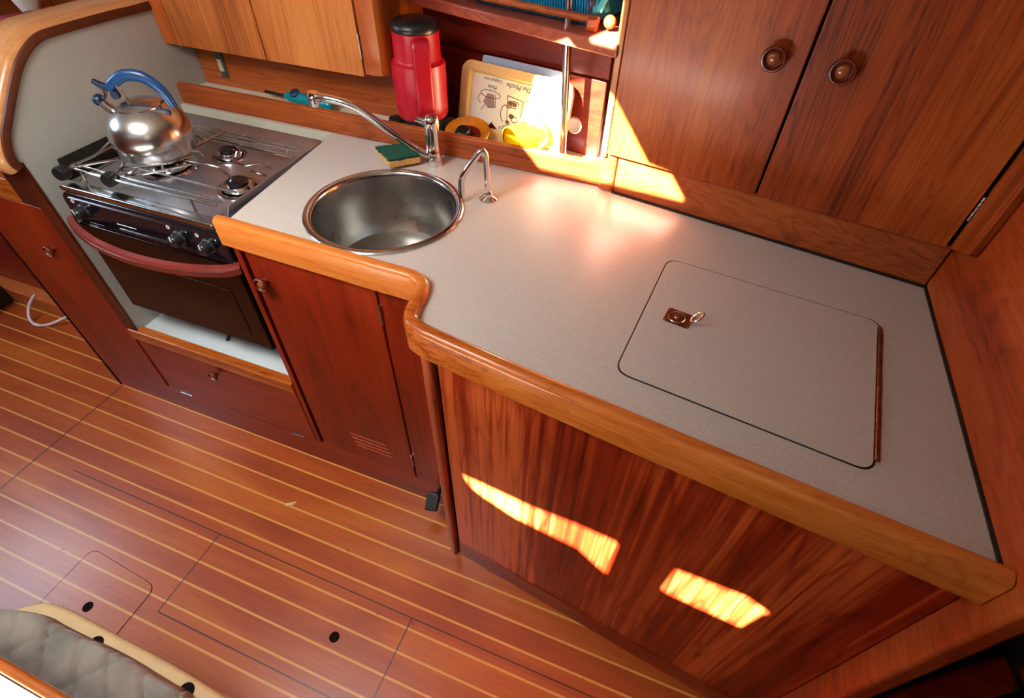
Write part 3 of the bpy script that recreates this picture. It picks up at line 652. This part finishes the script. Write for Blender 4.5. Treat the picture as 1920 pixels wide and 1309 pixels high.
# ------------------------------------------------------------------ shelf behind the worktop
b = B(); box(b, -1.464, -.198, 1.150, 1.168, .9155, .971)
obj('shelf_fiddle', b, M['teak_x'], loc=(-.8, 1.15, .9155), bevel=.003, label='long orange wooden retaining rail on the worktop behind stove and sink', cat='rail')
b = B(); box(b, -1.464, -.775, 1.255, 1.272, .9155, 1.10); obj('left_backsplash', b, M['teak_x'], loc=(-1.1, 1.26, .92), bevel=.005, label='orange wooden backing board below the upper left cupboard', cat='board')
b = B(); box(b, -1.464, -.776, 1.1685, 1.2545, .9165, .9400); obj('rear_ledge', b, M['cream'], loc=(-1.1, 1.2, .9165), label='pale narrow ledge behind the orange rail under the left cupboard', cat='ledge')
# switch plate
SWP = thing('switch_plate', 'narrow grey switch plate with white rocker on the board under the left cupboard', 'switch', (-1.37, 1.253, 1.0))
b = B(); box(b, -1.388, -1.362, 1.2515, 1.2548, .966, 1.068); obj('plate', b, M['grey'], SWP, bevel=.001)
b = B(); box(b, -1.383, -1.369, 1.247, 1.2514, .984, 1.017); obj('rocker', b, M['cream'], SWP, bevel=.001)

# back wall of the open shelf, parallel to the right backsplash
O_bw = Vector((-.25, 1.288, 0))
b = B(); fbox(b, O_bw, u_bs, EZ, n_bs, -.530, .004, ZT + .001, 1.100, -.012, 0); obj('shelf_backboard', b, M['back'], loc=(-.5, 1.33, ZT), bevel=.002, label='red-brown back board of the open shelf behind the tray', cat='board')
b = B(); fbox(b, O_bw, u_bs, EZ, n_bs, -.530, .004, 1.103, 1.199, -.022, -.008); obj('hull_lining', b, M['back'], loc=(-.5, 1.34, 1.1), label='red lining panel darkened for shade above the shelf back board', cat='panel')
b = B(); box(b, -.800, -.776, 1.256, 1.60, .9155, 1.066); obj('recess_side_panel', b, M['dark'], loc=(-.8, 1.3, ZT), label='side panel darkened for shade in the shelf recess beside the red flask', cat='panel')  # dark wood stands in for shade inside the recess

# upper left cupboard
U = thing('upper_left_cupboard', 'golden teak wall cupboard with two doors above the stove', 'cabinet', (-1.12, 1.26, 1.07))
YU = 1.170
b = B(); box(b, -1.464, -.812, YU + .012, 1.60, 1.072, 1.62); obj('carcass', b, M['teak_x'], U, bevel=.002)
b = B(); prism(b, [(x, y, 1.074) for x, y in [(-.824, YU + .002), (-.790, YU + .002), (-.779, YU + .006), (-.772, YU + .016), (-.770, YU + .03), (-.770, 1.60), (-.811, 1.60), (-.811, YU + .013), (-.824, YU + .013)]], (0, 0, .55)); obj('end_post', b, M['cab_r'], U, smooth=True, auto=35)
b = B(); box(b, -1.464, -1.4165, YU - .001, YU + .012, 1.068, 1.62); obj('stile', b, M['cab_r'], U, bevel=.002)
for x0, x1 in ((-1.4135, -1.1225), (-1.1185, -.8275)):
    b = B(); box(b, x0, x1, YU - .002, YU + .012, 1.068, 1.62); obj('door', b, M['cab_l'], U, bevel=.002)
b = B(); box(b, -1.4175, -.825, YU + .0115, YU + .0125, 1.07, 1.62); obj('shadow_gap', b, M['gap'], U)
hinge(U, (-.826, YU - .001, 1.138), EZ, (0, -1, 0), .055, .005)

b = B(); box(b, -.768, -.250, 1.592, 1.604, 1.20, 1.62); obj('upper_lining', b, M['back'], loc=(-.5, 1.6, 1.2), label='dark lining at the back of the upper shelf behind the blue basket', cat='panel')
# upper open shelf
O_us = Vector((-.210, 1.127, 1.202)); e_us = Vector((-.60, .185, 0)).normalized()
b = B(); prism(b, [(-.202, 1.124, 1.200), (-.768, 1.312, 1.200), (-.768, 1.590, 1.200), (-.245, 1.590, 1.200), (-.245, 1.45, 1.200)], (0, 0, .026)); obj('upper_shelf', b, M['shelf'], loc=(-.5, 1.3, 1.2), bevel=.005, label='slanting red wooden shelf above the flask and tray', cat='shelf')
# rail across the upper shelf
Rl = thing('shelf_rail', 'orange wooden bar with round end knob guarding the blue basket', 'rail', (-.40, 1.27, 1.228))
r0, r1 = Vector((-.585, 1.275, 1.245)), Vector((-.262, 1.190, 1.245))
b = B(); tube(b, [r0, r1], .0075, 14); obj('bar', b, M['teak_x'], Rl, smooth=True)
b = B(); box(b, -.283, -.262, 1.178, 1.202, 1.2262, 1.250); obj('bracket', b, M['teak_x'], Rl, bevel=.003)
b = B(); lathe(b, [(0, -.013), (.007, -.011), (.0125, -.004), (.0125, .004), (.007, .011), (0, .013)], (-.240, 1.200, 1.243), (.4, -.9, .1), 22); obj('end_knob', b, M['teak_x'], Rl, smooth=True)
# basket
bk = thing('blue_basket', 'bright blue ribbed plastic basket lying on the upper shelf', 'basket', (-.42, 1.33, 1.227))
e1 = Vector((.966, -.255, 0)).normalized(); e2 = Vector((.255, .966, 0)).normalized(); o1 = Vector((-.575, 1.295, 1.2275))
b = B(); fbox(b, o1, e1, e2, EZ, 0, .30, 0, .18, 0, .004); fbox(b, o1, e1, e2, EZ, -.006, .306, -.004, .0, .065, .075); fbox(b, o1, e1, e2, EZ, -.006, .306, .18, .184, .065, .075)
obj('basket_frame', b, M['basket'], bk, bevel=.001)
b = B()
for i in range(46):
    a = .300 * i / 45
    tube(b, [o1 + e1 * a + EZ * .002 - e2 * .001, o1 + e1 * a + EZ * .070 - e2 * .006], .0022, 6)
    tube(b, [o1 + e1 * a + EZ * .002 + e2 * .181, o1 + e1 * a + EZ * .070 + e2 * .184], .0022, 6)
for i in range(24):
    a = .18 * i / 23
    for q in (0, .30): tube(b, [o1 + e1 * q + e2 * a + EZ * .002, o1 + e1 * q + e2 * a + EZ * .070], .0022, 6)
obj('basket_ribs', b, M['basket'], bk, smooth=True)
b = B(); fbox(b, o1, e1, e2, EZ, 0, .30, 0, .0015, .003, .066); obj('basket_web', b, M['peg_dark'], bk)
# peg bundle
pg = thing('clothes_pegs', 'bunch of aqua and navy plastic pegs hanging over the shelf rail end', 'pegs', (-.275, 1.215, 1.25))
for i in range(9):
    a = random.uniform(-1, 1); p0 = Vector((-.292 + .005 * i + random.uniform(-.004, .004), 1.205 + random.uniform(-.014, .02), 1.254 + .004 * (i % 4)))
    dv = Vector((random.uniform(-.5, .5), random.uniform(-.3, .3), 1)).normalized()
    b = B(); tube(b, catmull([p0, p0 + dv * .018 + Vector((.004 * a, 0, 0)), p0 + dv * .036, p0 + dv * .052 + Vector((-.005 * a, 0, 0))], 3), [.8, 1, 1.1, 1, .9, .8, .9, 1.1, 1.2, .9], 8, flat=(.0065, .0035, (1, .3, 0)))
    obj('peg', b, M['peg' if i % 3 else 'peg_dark'], pg, smooth=True)
b = B(); lathe(b, [(0, 0), (.009, .002), (.011, .01), (.008, .018), (0, .02)], (-.252, 1.235, 1.285), (.3, -.5, .6), 14); obj('yellow_stopper', b, M['yellow'], loc=(-.252, 1.235, 1.285), smooth=True, label='small round yellow plastic knob beside the aqua pegs on the upper shelf', cat='knob')
# clear cup foot on shelf
b = B(); lathe(b, [(0, 0), (.022, 0), (.022, .003), (.006, .006), (.005, .05), (.018, .07), (.025, .10), (.024, .10), (.016, .07), (0, .055)], (-.62, 1.32, 1.2265), (0, 0, 1), 24); obj('stemmed_glass', b, M['clear'], loc=(-.62, 1.32, 1.2265), smooth=True, label='smoky stemmed glass on the upper shelf left of the blue basket', cat='glass')

# ------------------------------------------------------------------ flask
fx, fy = -.702, 1.222
F = thing('vacuum_flask', 'crimson plastic vacuum flask with black lid behind the mixer tap', 'flask', (fx, fy, ZT))
def ell(bm, prof, O, kx=1.0, seg=40): lathe(bm, prof, O, (0, 0, 1), seg)
b = B(); ell(b, [(0, .001), (.052, .001), (.056, .006), (.056, .068), (0, .068)], (fx, fy, ZT)); obj('base', b, M['black_plastic'], F, smooth=True)
b = B(); ell(b, [(0, .066), (.063, .067), (.0655, .074), (.0665, .098), (.0655, .100), (.0665, .186), (.0655, .192), (.058, .197), (.0565, .200), (.0560, .258), (.054, .260), (0, .260)], (fx, fy, ZT)); obj('body', b, M['thermos'], F, smooth=True)
b = B(); ell(b, [(0, .2595), (.0555, .260), (.0570, .266), (.055, .274), (.048, .280), (0, .282)], (fx, fy, ZT)); obj('lid', b, M['black_plastic'], F, smooth=True)
hv = Vector((.55, -.835, 0)).normalized(); hs = Vector((-hv.y, hv.x, 0))
b = B(); prism(b, [Vector((fx, fy, ZT)) + hs * -.017 + hv * a + EZ * z for a, z in [(.045, .082), (.074, .090), (.083, .100), (.078, .238), (.068, .252), (.045, .256)]], hs * .042); obj('handle', b, M['thermos'], F, bevel=.008, seg=3)
# black jar left of flask
J = thing('black_jar', 'small shiny black round container low on the shelf left of the red flask', 'jar', (-.790, 1.205, ZT))
b = B(); lathe(b, [(0, .001), (.022, .001), (.024, .01), (.024, .045), (.020, .056), (0, .060)], (-.765, 1.192, ZT), (0, 0, 1), 26); obj('pot', b, M['black_plastic'], J, smooth=True)
b = B(); lathe(b, [(.0242, .028), (.0252, .030), (.0252, .038), (.0242, .040)], (-.765, 1.192, ZT), (0, 0, 1), 26, True); obj('pale_band', b, M['hinge'], J, smooth=True)

# lighter
dl = Vector((.17, -.012, 0)).normalized(); ol = Vector((-1.145, 1.222, .958))
Lg = thing('gas_lighter', 'teal gas lighter with a thin black nozzle lying on the ledge behind the stove', 'lighter', (-1.1, 1.215, .94))
b = B(); pp = catmull([ol, ol + dl * .02, ol + dl * .06, ol + dl * .11, ol + dl * .150, ol + dl * .168], 5)
b_r = [.35, .5, .62, .74, .85, .95, 1.05, 1.15, 1.2, 1.22, 1.22, 1.2, 1.15, 1.1, 1.05, 1.02, 1, 1, 1.02, 1.05, 1.08, 1.08, 1.0, .9, .7, .4][:len(pp)]
tube(b, pp, b_r, 16, flat=(.0150, .0125, (0, 0, 1))); obj('lighter_body', b, M['teal'], Lg, smooth=True)
b = B(); lathe(b, [(0, -.002), (.014, -.002), (.014, .003), (.010, .006), (0, .007)], ol + dl * .045 + Vector((0, -.004, .0165)), (0, -.35, .93), 22); obj('trigger', b, M['peg_dark'], Lg, smooth=True)
b = B(); tube(b, [ol + dl * .004, ol - dl * .07], .0042, 10); obj('nozzle', b, M['black_plastic'], Lg, smooth=True)

# ------------------------------------------------------------------ tray leaning on the back board
th = math.radians(13); tu = Vector((.984, -.18, 0)).normalized(); thh = Vector((.18, .984, 0)).normalized()
tv = thh * math.sin(th) + EZ * math.cos(th); tn = tu.cross(tv); O_t = Vector((-.335, 1.240, .9165))
TR = thing('picture_tray', 'beige tray printed with coffee drawings leaning against the shelf back board', 'tray', O_t)
def tp(x, y, d=0): return O_t + tu * x + tv * y + tn * d
def slabt(pts, d0, d1): b = B(); prism(b, [tp(x, y, d0) for x, y in pts], tn * (d1 - d0)); return b
TP = rrect(-.305, .014, .002, .180, .030, 7)
obj('tray_base', slabt(TP, 0, .003), M['tray'], TR, bevel=.001, seg=1)
b = B()
n = len(TP); cx, cy = -.1425, .092
ins = rrect(-.283, -.002, .024, .160, .012, 7); ins2 = rrect(-.276, -.009, .030, .154, .010, 7)
R0 = [b.verts.new(tp(x, y, .0032)) for x, y in TP]; R1 = [b.verts.new(tp(x, y, .0120)) for x, y in TP]
R2 = [b.verts.new(tp(x, y, .0115)) for x, y in ins]; R3 = [b.verts.new(tp(x, y, .0040)) for x, y in ins2]
for a_, b_ in ((R0, R1), (R1, R2), (R2, R3)):
    for i in range(n): b.faces.new((a_[i], a_[(i + 1) % n], b_[(i + 1) % n], b_[i]))
obj('tray_rim', b, M['tray'], TR, smooth=True)
pf = obj('printed_face', slabt(rrect(-.275, -.010, .031, .153, .009, 6), .0033, .0042), M['tray_face'], TR)
def ink(paths, r=.0009, mat='ink', name='line_drawing'):
    b = B()
    for P in paths: tube(b, [tp(x, y, .0046) for x, y in P], r, 5)
    obj(name, b, M[mat], pf)
def arc(cx, cy, rx, ry, a0, a1, n=16): return [(cx + rx * math.cos(math.radians(a0 + (a1 - a0) * i / n)), cy + ry * math.sin(math.radians(a0 + (a1 - a0) * i / n))) for i in range(n + 1)]
obj('cup_drawing', slabt([(-.225, .112), (-.205, .112), (-.200, .082), (-.222, .080), (-.236, .090)], .0043, .0047), M['ink_wash'], pf)
ink([arc(-.216, .111, .030, .009, 0, 360), arc(-.243, .097, .008, .011, 60, 280), [(-.229, .086), (-.240, .070)], [(-.201, .112), (-.198, .082), (-.222, .079)]], .0008)
gl = [(-.165, .118), (-.118, .112), (-.122, .050), (-.158, .050)]
for k in range(7):
    px, py = random.uniform(-.158, -.128), random.uniform(.056, .106); s = random.uniform(.004, .009)
    obj('bean_drawing', slabt(arc(px, py, s, s * .7, 0, 330, 9), .0043, .0047), M['ink_wash' if k % 2 else 'ink'], pf)
ink([gl + [gl[0]], arc(-.168, .075, .012, .020, 80, 260), arc(-.142, .100, .012, .008, 0, 300), arc(-.138, .066, .009, .007, 40, 360), [(-.110, .088), (-.100, .072), (-.108, .066)]], .0010)
for s, sz, x, y, in (('Cappuccino', .0115, -.212, .150), ('Moka', .0125, -.212, .134), ('The Mocha', .016, -.135, .148)):
    obj('lettering', text_mesh(s, sz, tp(x, y - .002, .0043), -tu, -tv, tn), M['ink'], pf)
obj('lettering', text_mesh('Bistro', .016, tp(-.165, .047, .0043), (-tu * .93 + tv * -.36).normalized(), (-tv * .93 + tu * .36).normalized(), tn), M['ink'], pf)
obj('corner_print', slabt([(-.215, .0315), (-.185, .0315), (-.205, .046)], .0043, .0047), M['amber_dark'], pf)
obj('corner_print', slabt([(-.050, .0315), (-.012, .0315), (-.012, .060), (-.030, .075)], .0043, .0046), M['tray'], pf)
# blue board behind the tray
b = B(); prism(b, [tp(x, y, -.008) for x, y in rrect(-.255, -.02, .004, .196, .008, 4)], tn * .0055); obj('cutting_board', b, M['pale_blue'], loc=tp(-.1, .05, -.01), bevel=.001, label='thin pale blue board standing behind the coffee-print tray', cat='board')

# yellow mug lying on its side
mo = Vector((-.440, 1.184, ZT + .0445)); ma = Vector((.58, .79, .14)).normalized()
MG = thing('yellow_mug', 'bright yellow mug lying on its side in front of the tray', 'mug', (-.42, 1.20, ZT))
b = B(); lathe(b, [(.0415, 0), (.0435, 0), (.0437, .003), (.0415, .03), (.0385, .078), (.034, .086), (0, .086), (0, .082), (.033, .081), (.037, .04), (.0405, .004)], mo, ma, 44); mgb = obj('mug_body', b, M['yellow'], MG, smooth=True)
w_ = ma; hdv = Vector((-.5, .1, .8)); hdv = (hdv - w_ * hdv.dot(w_)).normalized(); hdv = (w_.cross(hdv) * -1).normalized()
b = B(); tube(b, catmull([mo + w_ * .016 + hdv * .034, mo + w_ * .020 + hdv * .052, mo + w_ * .038 + hdv * .058, mo + w_ * .054 + hdv * .050, mo + w_ * .058 + hdv * .032], 5), .0042, 10); obj('mug_handle', b, M['yellow'], MG, smooth=True)
# amber dish with dark cup
AD = thing('amber_dish', 'amber glass saucer holding a small dark round cap behind the rail', 'dish', (-.575, 1.215, ZT))
ao = Vector((-.580, 1.228, .936)); aa = Vector((.06, -.26, .96)).normalized()
b = B(); lathe(b, [(0, 0), (.030, 0), (.036, .004), (.056, .015), (.059, .017), (.058, .0195), (.054, .018), (.034, .008), (.028, .004), (0, .0035)], ao, aa, 44); ab = obj('saucer', b, M['amber'], AD, smooth=True)
b = B(); lathe(b, [(0, .0037), (.034, .0082), (.035, .0090), (0, .0050)], ao, aa, 36); obj('saucer_centre', b, M['amber_dark'], AD, smooth=True)
b = B(); lathe(b, [(0, .006), (.0175, .006), (.019, .010), (.019, .022), (.016, .025), (.015, .020), (0, .019)], ao + Vector((-.010, -.004, 0)), aa, 28); obj('dark_cap', b, M['black_plastic'], loc=ao, smooth=True, label='small round black cap lying in the amber saucer', cat='cap')
# round socket on the board
ws = O_bw + u_bs * -.066 + EZ * .985
b = B(); lathe(b, [(0, 0), (.021, 0), (.021, .003), (.018, .006), (.015, .004), (0, .004)], ws + n_bs * .001, n_bs, 30); obj('round_socket', b, M['white_paint'], loc=ws, smooth=True, label='round white socket on the back board at the right end of the tray', cat='socket')

# grab pole
b = B(); tube(b, [(-.3175, 1.222, ZT), (-.3345, 1.222, 1.275), (-.350, 1.222, 1.62)], .0088, 20)
obj('grab_pole', b, M['steel'], loc=(-.3175, 1.222, ZT), smooth=True, label='upright stainless steel grab pole between tray and right cupboard', cat='pole')

# ------------------------------------------------------------------ right cupboard
Rc = thing('upper_right_cupboard', 'brown-red teak wall cupboard with two round knobs above the worktop right end', 'cabinet', (.14, 1.15, 1.0))
b = B(); fbox(b, O_bs, u_bs, EZ, n_bs, 0.002, .6500, ZT + .003, 1.006, -.016, 0); bsb = obj('backsplash', b, M['teak_x'], loc=(.14, 1.1, ZT), bevel=.001, label='orange wooden backsplash board between worktop and right cupboard', cat='board')
cp0 = [O_bs + u_bs * a + n_bs * d for a, d in [(-.035, -.0015), (.650, -.0015)]]
b = B(); prism(b, [(cp0[0].x, cp0[0].y, 1.007), (.4735, cp0[1].y, 1.007), (.4735, 1.45, 1.007), (cp0[0].x + .03, 1.45, 1.007)], (0, 0, .613)); obj('carcass', b, M['gap'], Rc)
b = B(); prism(b, [O_bs + u_bs * x - n_bs * y + EZ * .9155 for x, y in rrect(-.037, -.0015, -.004, .030, .010, 4)], (0, 0, .71)); obj('corner_post', b, M['teak_x'], Rc, smooth=True)
b = B(); fbox(b, O_bs, u_bs, EZ, n_bs, -.0395, -.036, ZT + .001, 1.62, -.30, -.006); obj('side_panel', b, M['cab_l'], Rc)
DB = 1.008
dl_ = []
for a0, a1, mt in ((-.022, .3005, 'cab_r'), (.3045, .636, 'cab_r')):
    b = B(); fbox(b, O_bs, u_bs, EZ, n_bs, a0, a1, DB, 1.62, .001, .015); dl_.append(obj('door', b, M[mt], Rc, bevel=.002))
knob(dl_[0], O_bs + u_bs * .252 + n_bs * .015 + EZ * 1.254, n_bs, 1.12); knob(dl_[1], O_bs + u_bs * .360 + n_bs * .015 + EZ * 1.254, n_bs, 1.12)
b = B(); fbox(b, O_bs, u_bs, EZ, n_bs, .6440, .6530, DB - .001, 1.62, -.002, .013); obj('right_stile', b, M['cab_r'], Rc, bevel=.002)
b = B(); prism(b, [(.4605, .938, 1.040), (.4605, 1.008, 1.008), (.4605, 1.008, 1.62), (.4605, .938, 1.62)], (.0143, 0, 0)); obj('side_return', b, M['cab_r'], Rc, bevel=.002)
b = B(); fbox(b, O_bs, u_bs, EZ, n_bs, -.0385, -.0245, DB - .01, 1.62, .001, .012); obj('left_stile', b, M['cab_l'], Rc, bevel=.002)
hinge(Rc, O_bs + u_bs * -.0235 + n_bs * .014 + EZ * 1.092, EZ, n_bs, .045, .006); hinge(Rc, O_bs + u_bs * .640 + n_bs * .014 + EZ * 1.088, EZ, n_bs, .045, .006)

# ------------------------------------------------------------------ foot pedal
Fp = thing('foot_pedal', 'black rubber foot pump pedal sticking out by the floor near the corner post', 'pedal', (-.47, .66, 0))
b = B(); tube(b, [(-.445, .700, .145), (-.462, .660, .095)], .007, 10); obj('pedal_arm', b, M['black_plastic'], Fp, smooth=True)
b = B(); po = Vector((-.468, .640, .078)); pu = Vector((.98, .18, 0)); pv = Vector((-.15, .82, .55)).normalized(); pw = pu.cross(pv)
prism(b, [po + pu * x + pv * y for x, y in [(-.018, -.024), (.018, -.024), (.020, .020), (.012, .030), (-.012, .030), (-.020, .020)]], pw * .022); obj('pedal_pad', b, M['black_plastic'], Fp, bevel=.004)

# ------------------------------------------------------------------ floor hatch and finger holes
Fh = thing('floor_hatch', 'small rounded lift-out hatch in the striped floor at lower left', 'hatch', (-1.23, .03, 0))
hp_ = quad_round([Vector((-1.358, .178)), Vector((-1.361, -.25)), Vector((-1.098, -.25)), Vector((-1.098, .160))], .03)
b = B(); prism(b, [(p.x, p.y, .0002) for p in hp_], (0, 0, .0004)); obj('hatch_gap', b, M['gap'], Fh)
b = B(); cx, cy = -1.229, -.036; prism(b, [(cx + (p.x - cx) * .985, cy + (p.y - cy) * .993, .0004) for p in hp_], (0, 0, .0006))
bmesh.ops.translate(b, verts=b.verts, vec=(1.23, -.03, 0)); 
# keep the stripes aligned with the floor: object origin stays at the floor's origin
bmesh.ops.translate(b, verts=b.verts, vec=(-1.23, .03, 0))
me = bpy.data.meshes.new('hatch_panel'); bmesh.ops.recalc_face_normals(b, faces=b.faces); b.to_mesh(me); b.free(); hpn = bpy.data.objects.new('hatch_panel', me); COL.objects.link(hpn); me.materials.append(M['floor'])
hpn.parent = Fh; hpn.location = (1.23, -.03, 0); LOC[hpn.name] = Vector((0, 0, 0))
b = B(); lathe(b, [(0, .001), (.0135, .001), (.0135, .0014), (0, .0014)], (-1.228, .052, 0), (0, 0, 1), 24); obj('finger_hole', b, M['gap'], hpn)
b = B(); lathe(b, [(0, .0001), (.0135, .0001), (.0135, .0006), (0, .0006)], (-.561, .230, 0), (0, 0, 1), 24); obj('finger_hole', b, M['gap'], loc=(-.561, .23, 0), label='dark round finger hole in the floor in front of the cabinets', cat='hole')
b = B(); prism(b, [(-.925, .500, .0003), (-.905, .512, .0003), (-.895, .520, .0003), (-.898, .505, .0003), (-.918, .492, .0003)], (0, 0, .0008)); obj('wood_shaving', b, M['cushion_rim'], loc=(-.91, .51, 0), label='tiny pale shaving lying on the striped floor', cat='shaving')
# ------------------------------------------------------------------ seat and table, lower left corner
St = thing('quilted_seat', 'seat with cream rim and rumpled grey quilted cover at the lower left corner', 'seat', (-.60, -.2, 0))
rim = catmull([(-1.20, -.45, .40), (-1.13, -.20, .40), (-1.062, -.060, .40), (-1.008, .0, .40), (-.95, .020, .40), (-.80, .021, .40), (-.65, .020, .40), (-.50, .012, .40), (-.40, .004, .40)], 6)
b = B(); prism(b, [(p.x, p.y - .006, .02) for p in rim] + [(-.40, -.7, .02), (-1.2, -.7, .02)], (0, 0, .37)); obj('seat_base', b, M['door_x'], St)
b = B(); prism(b, [(p.x, p.y, .385) for p in rim] + [(-.40, -.69, .385), (-1.19, -.69, .385)], (0, 0, .035)); rimo = obj('cream_rim', b, M['cushion_rim'], St, bevel=.012, seg=3)
for x, y in ((-.822, -.006), (-.605, -.004)):
    b = B(); lathe(b, [(0, 0), (.014, 0), (.014, .002), (0, .003)], (x, y, .4195), (0, 0, 1), 22); obj('rim_plug', b, M['gap'], rimo, smooth=True)
b = B(); nx, ny = 150, 90; vv = {}
for i in range(nx + 1):
    for j in range(ny + 1):
        x = -1.17 + .76 * i / nx; v0 = j / ny
        edge = -.004 - .16 * max(0, (-.93 - x) / .15) ** 1.4 * .26 - .10 * max(0, (x + .60) / .15) ** 1.5 + .002 * math.sin(x * 23)
        y = edge - .62 * v0
        k = 13.0
        d1 = abs(((x + y) * k) % 1 - .5) * 2; d2 = abs(((x - y * .9) * k * .55 + .2) % 1 - .5) * 2
        z = .4235 + .017 * (1 - d1 ** 14) + .010 * (1 - d2 ** 16) + .004 * math.sin(x * 31 + y * 23) + .003 * math.sin(y * 47 - x * 11)
        if j == 0: z = .4215
        vv[i, j] = b.verts.new((x, y, z))
for i in range(nx):
    for j in range(ny): b.faces.new((vv[i, j], vv[i + 1, j], vv[i + 1, j + 1], vv[i, j + 1]))
qo = obj('quilt', b, M['quilt'], St, smooth=True, auto=80)
md = qo.modifiers.new('thickness', 'SOLIDIFY'); md.thickness = .004; md.offset = 1
Tb = thing('saloon_table', 'white table top with orange wooden edge in the lower left corner', 'table', (-1.0, -.4, 0))
b = B(); box(b, -1.6, -.28, -1.10, -.077, .700, .724); obj('table_top', b, M['white_paint'], Tb)
b = B(); box(b, -1.62, -.26, -.0755, -.0625, .696, .728); obj('table_edge', b, M['oak'], Tb, bevel=.005, seg=3)
b = B(); box(b, -1.0, -.92, -.90, -.82, 0, .70); obj('table_leg', b, M['door'], Tb, bevel=.004)

# beyond the right bulkhead
b = B(); box(b, .515, 1.55, -.55, 1.50, .0, .33); obj('void_box', b, M['black_plastic'], loc=(1.0, .5, 0), bevel=.01, label='black box standing in for the unlit void at the lower right', cat='box')  # black colour stands in for the darkness behind the opening
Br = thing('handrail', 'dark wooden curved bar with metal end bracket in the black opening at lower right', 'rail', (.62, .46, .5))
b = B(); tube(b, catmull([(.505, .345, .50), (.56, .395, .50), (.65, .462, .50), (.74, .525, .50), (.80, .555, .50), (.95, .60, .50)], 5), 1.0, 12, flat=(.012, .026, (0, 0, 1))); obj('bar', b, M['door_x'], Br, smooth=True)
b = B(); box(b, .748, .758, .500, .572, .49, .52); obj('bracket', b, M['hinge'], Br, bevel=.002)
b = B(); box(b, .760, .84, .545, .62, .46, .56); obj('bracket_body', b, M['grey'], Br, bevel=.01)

# saloon items glimpsed past the partition
b = B(); box(b, -3.35, -1.60, 1.425, 1.45, .60, 1.9); obj('saloon_lining', b, M['cab_l'], loc=(-2.3, 1.43, .6), label='teak lining beyond the partition at top left, lightened to look sunlit', cat='panel')  # lighter veneer stands in for sunlight on the lining
b = B(); box(b, -3.35, -2.16, 1.10, 1.13, 1.029, 1.30); obj('saloon_seat_back', b, M['post'], loc=(-2.5, 1.1, .6), bevel=.01, label='red wooden panel in the top left corner beyond the partition', cat='panel')  # paler wood makes up for missing light on this panel
cw = B(); 
for i in range(3): lathe(cw, [(0, -.04), (.022, -.03), (.034, 0), (.024, .03), (0, .045)], (-2.03 + .035 * i, 1.235 - .03 * i, 1.115 + .004 * i), (.35 - .3 * i, .2, 1), 18)
obj('white_napkin', cw, M['white_cloth'], loc=(-2.0, 1.2, 1.1), smooth=True, label='crumpled white cloth beyond the partition at top left', cat='cloth')
b = B(); prism(b, [(-2.10, 1.15, 1.03), (-1.86, 1.10, 1.03), (-1.80, 1.26, 1.03), (-2.02, 1.30, 1.03)], (0, 0, .045)); obj('red_cushion', b, M['red_cloth'], loc=(-1.95, 1.2, 1.03), bevel=.015, seg=3, label='crimson cushion under the white cloth beyond the partition', cat='cushion')
b = B(); box(b, -3.35, -1.60, 1.00, 1.42, .99, 1.028); obj('saloon_shelf', b, M['teak_x'], loc=(-2.4, 1.2, .99), label='wooden shelf beyond the partition carrying the crimson cushion', cat='shelf')
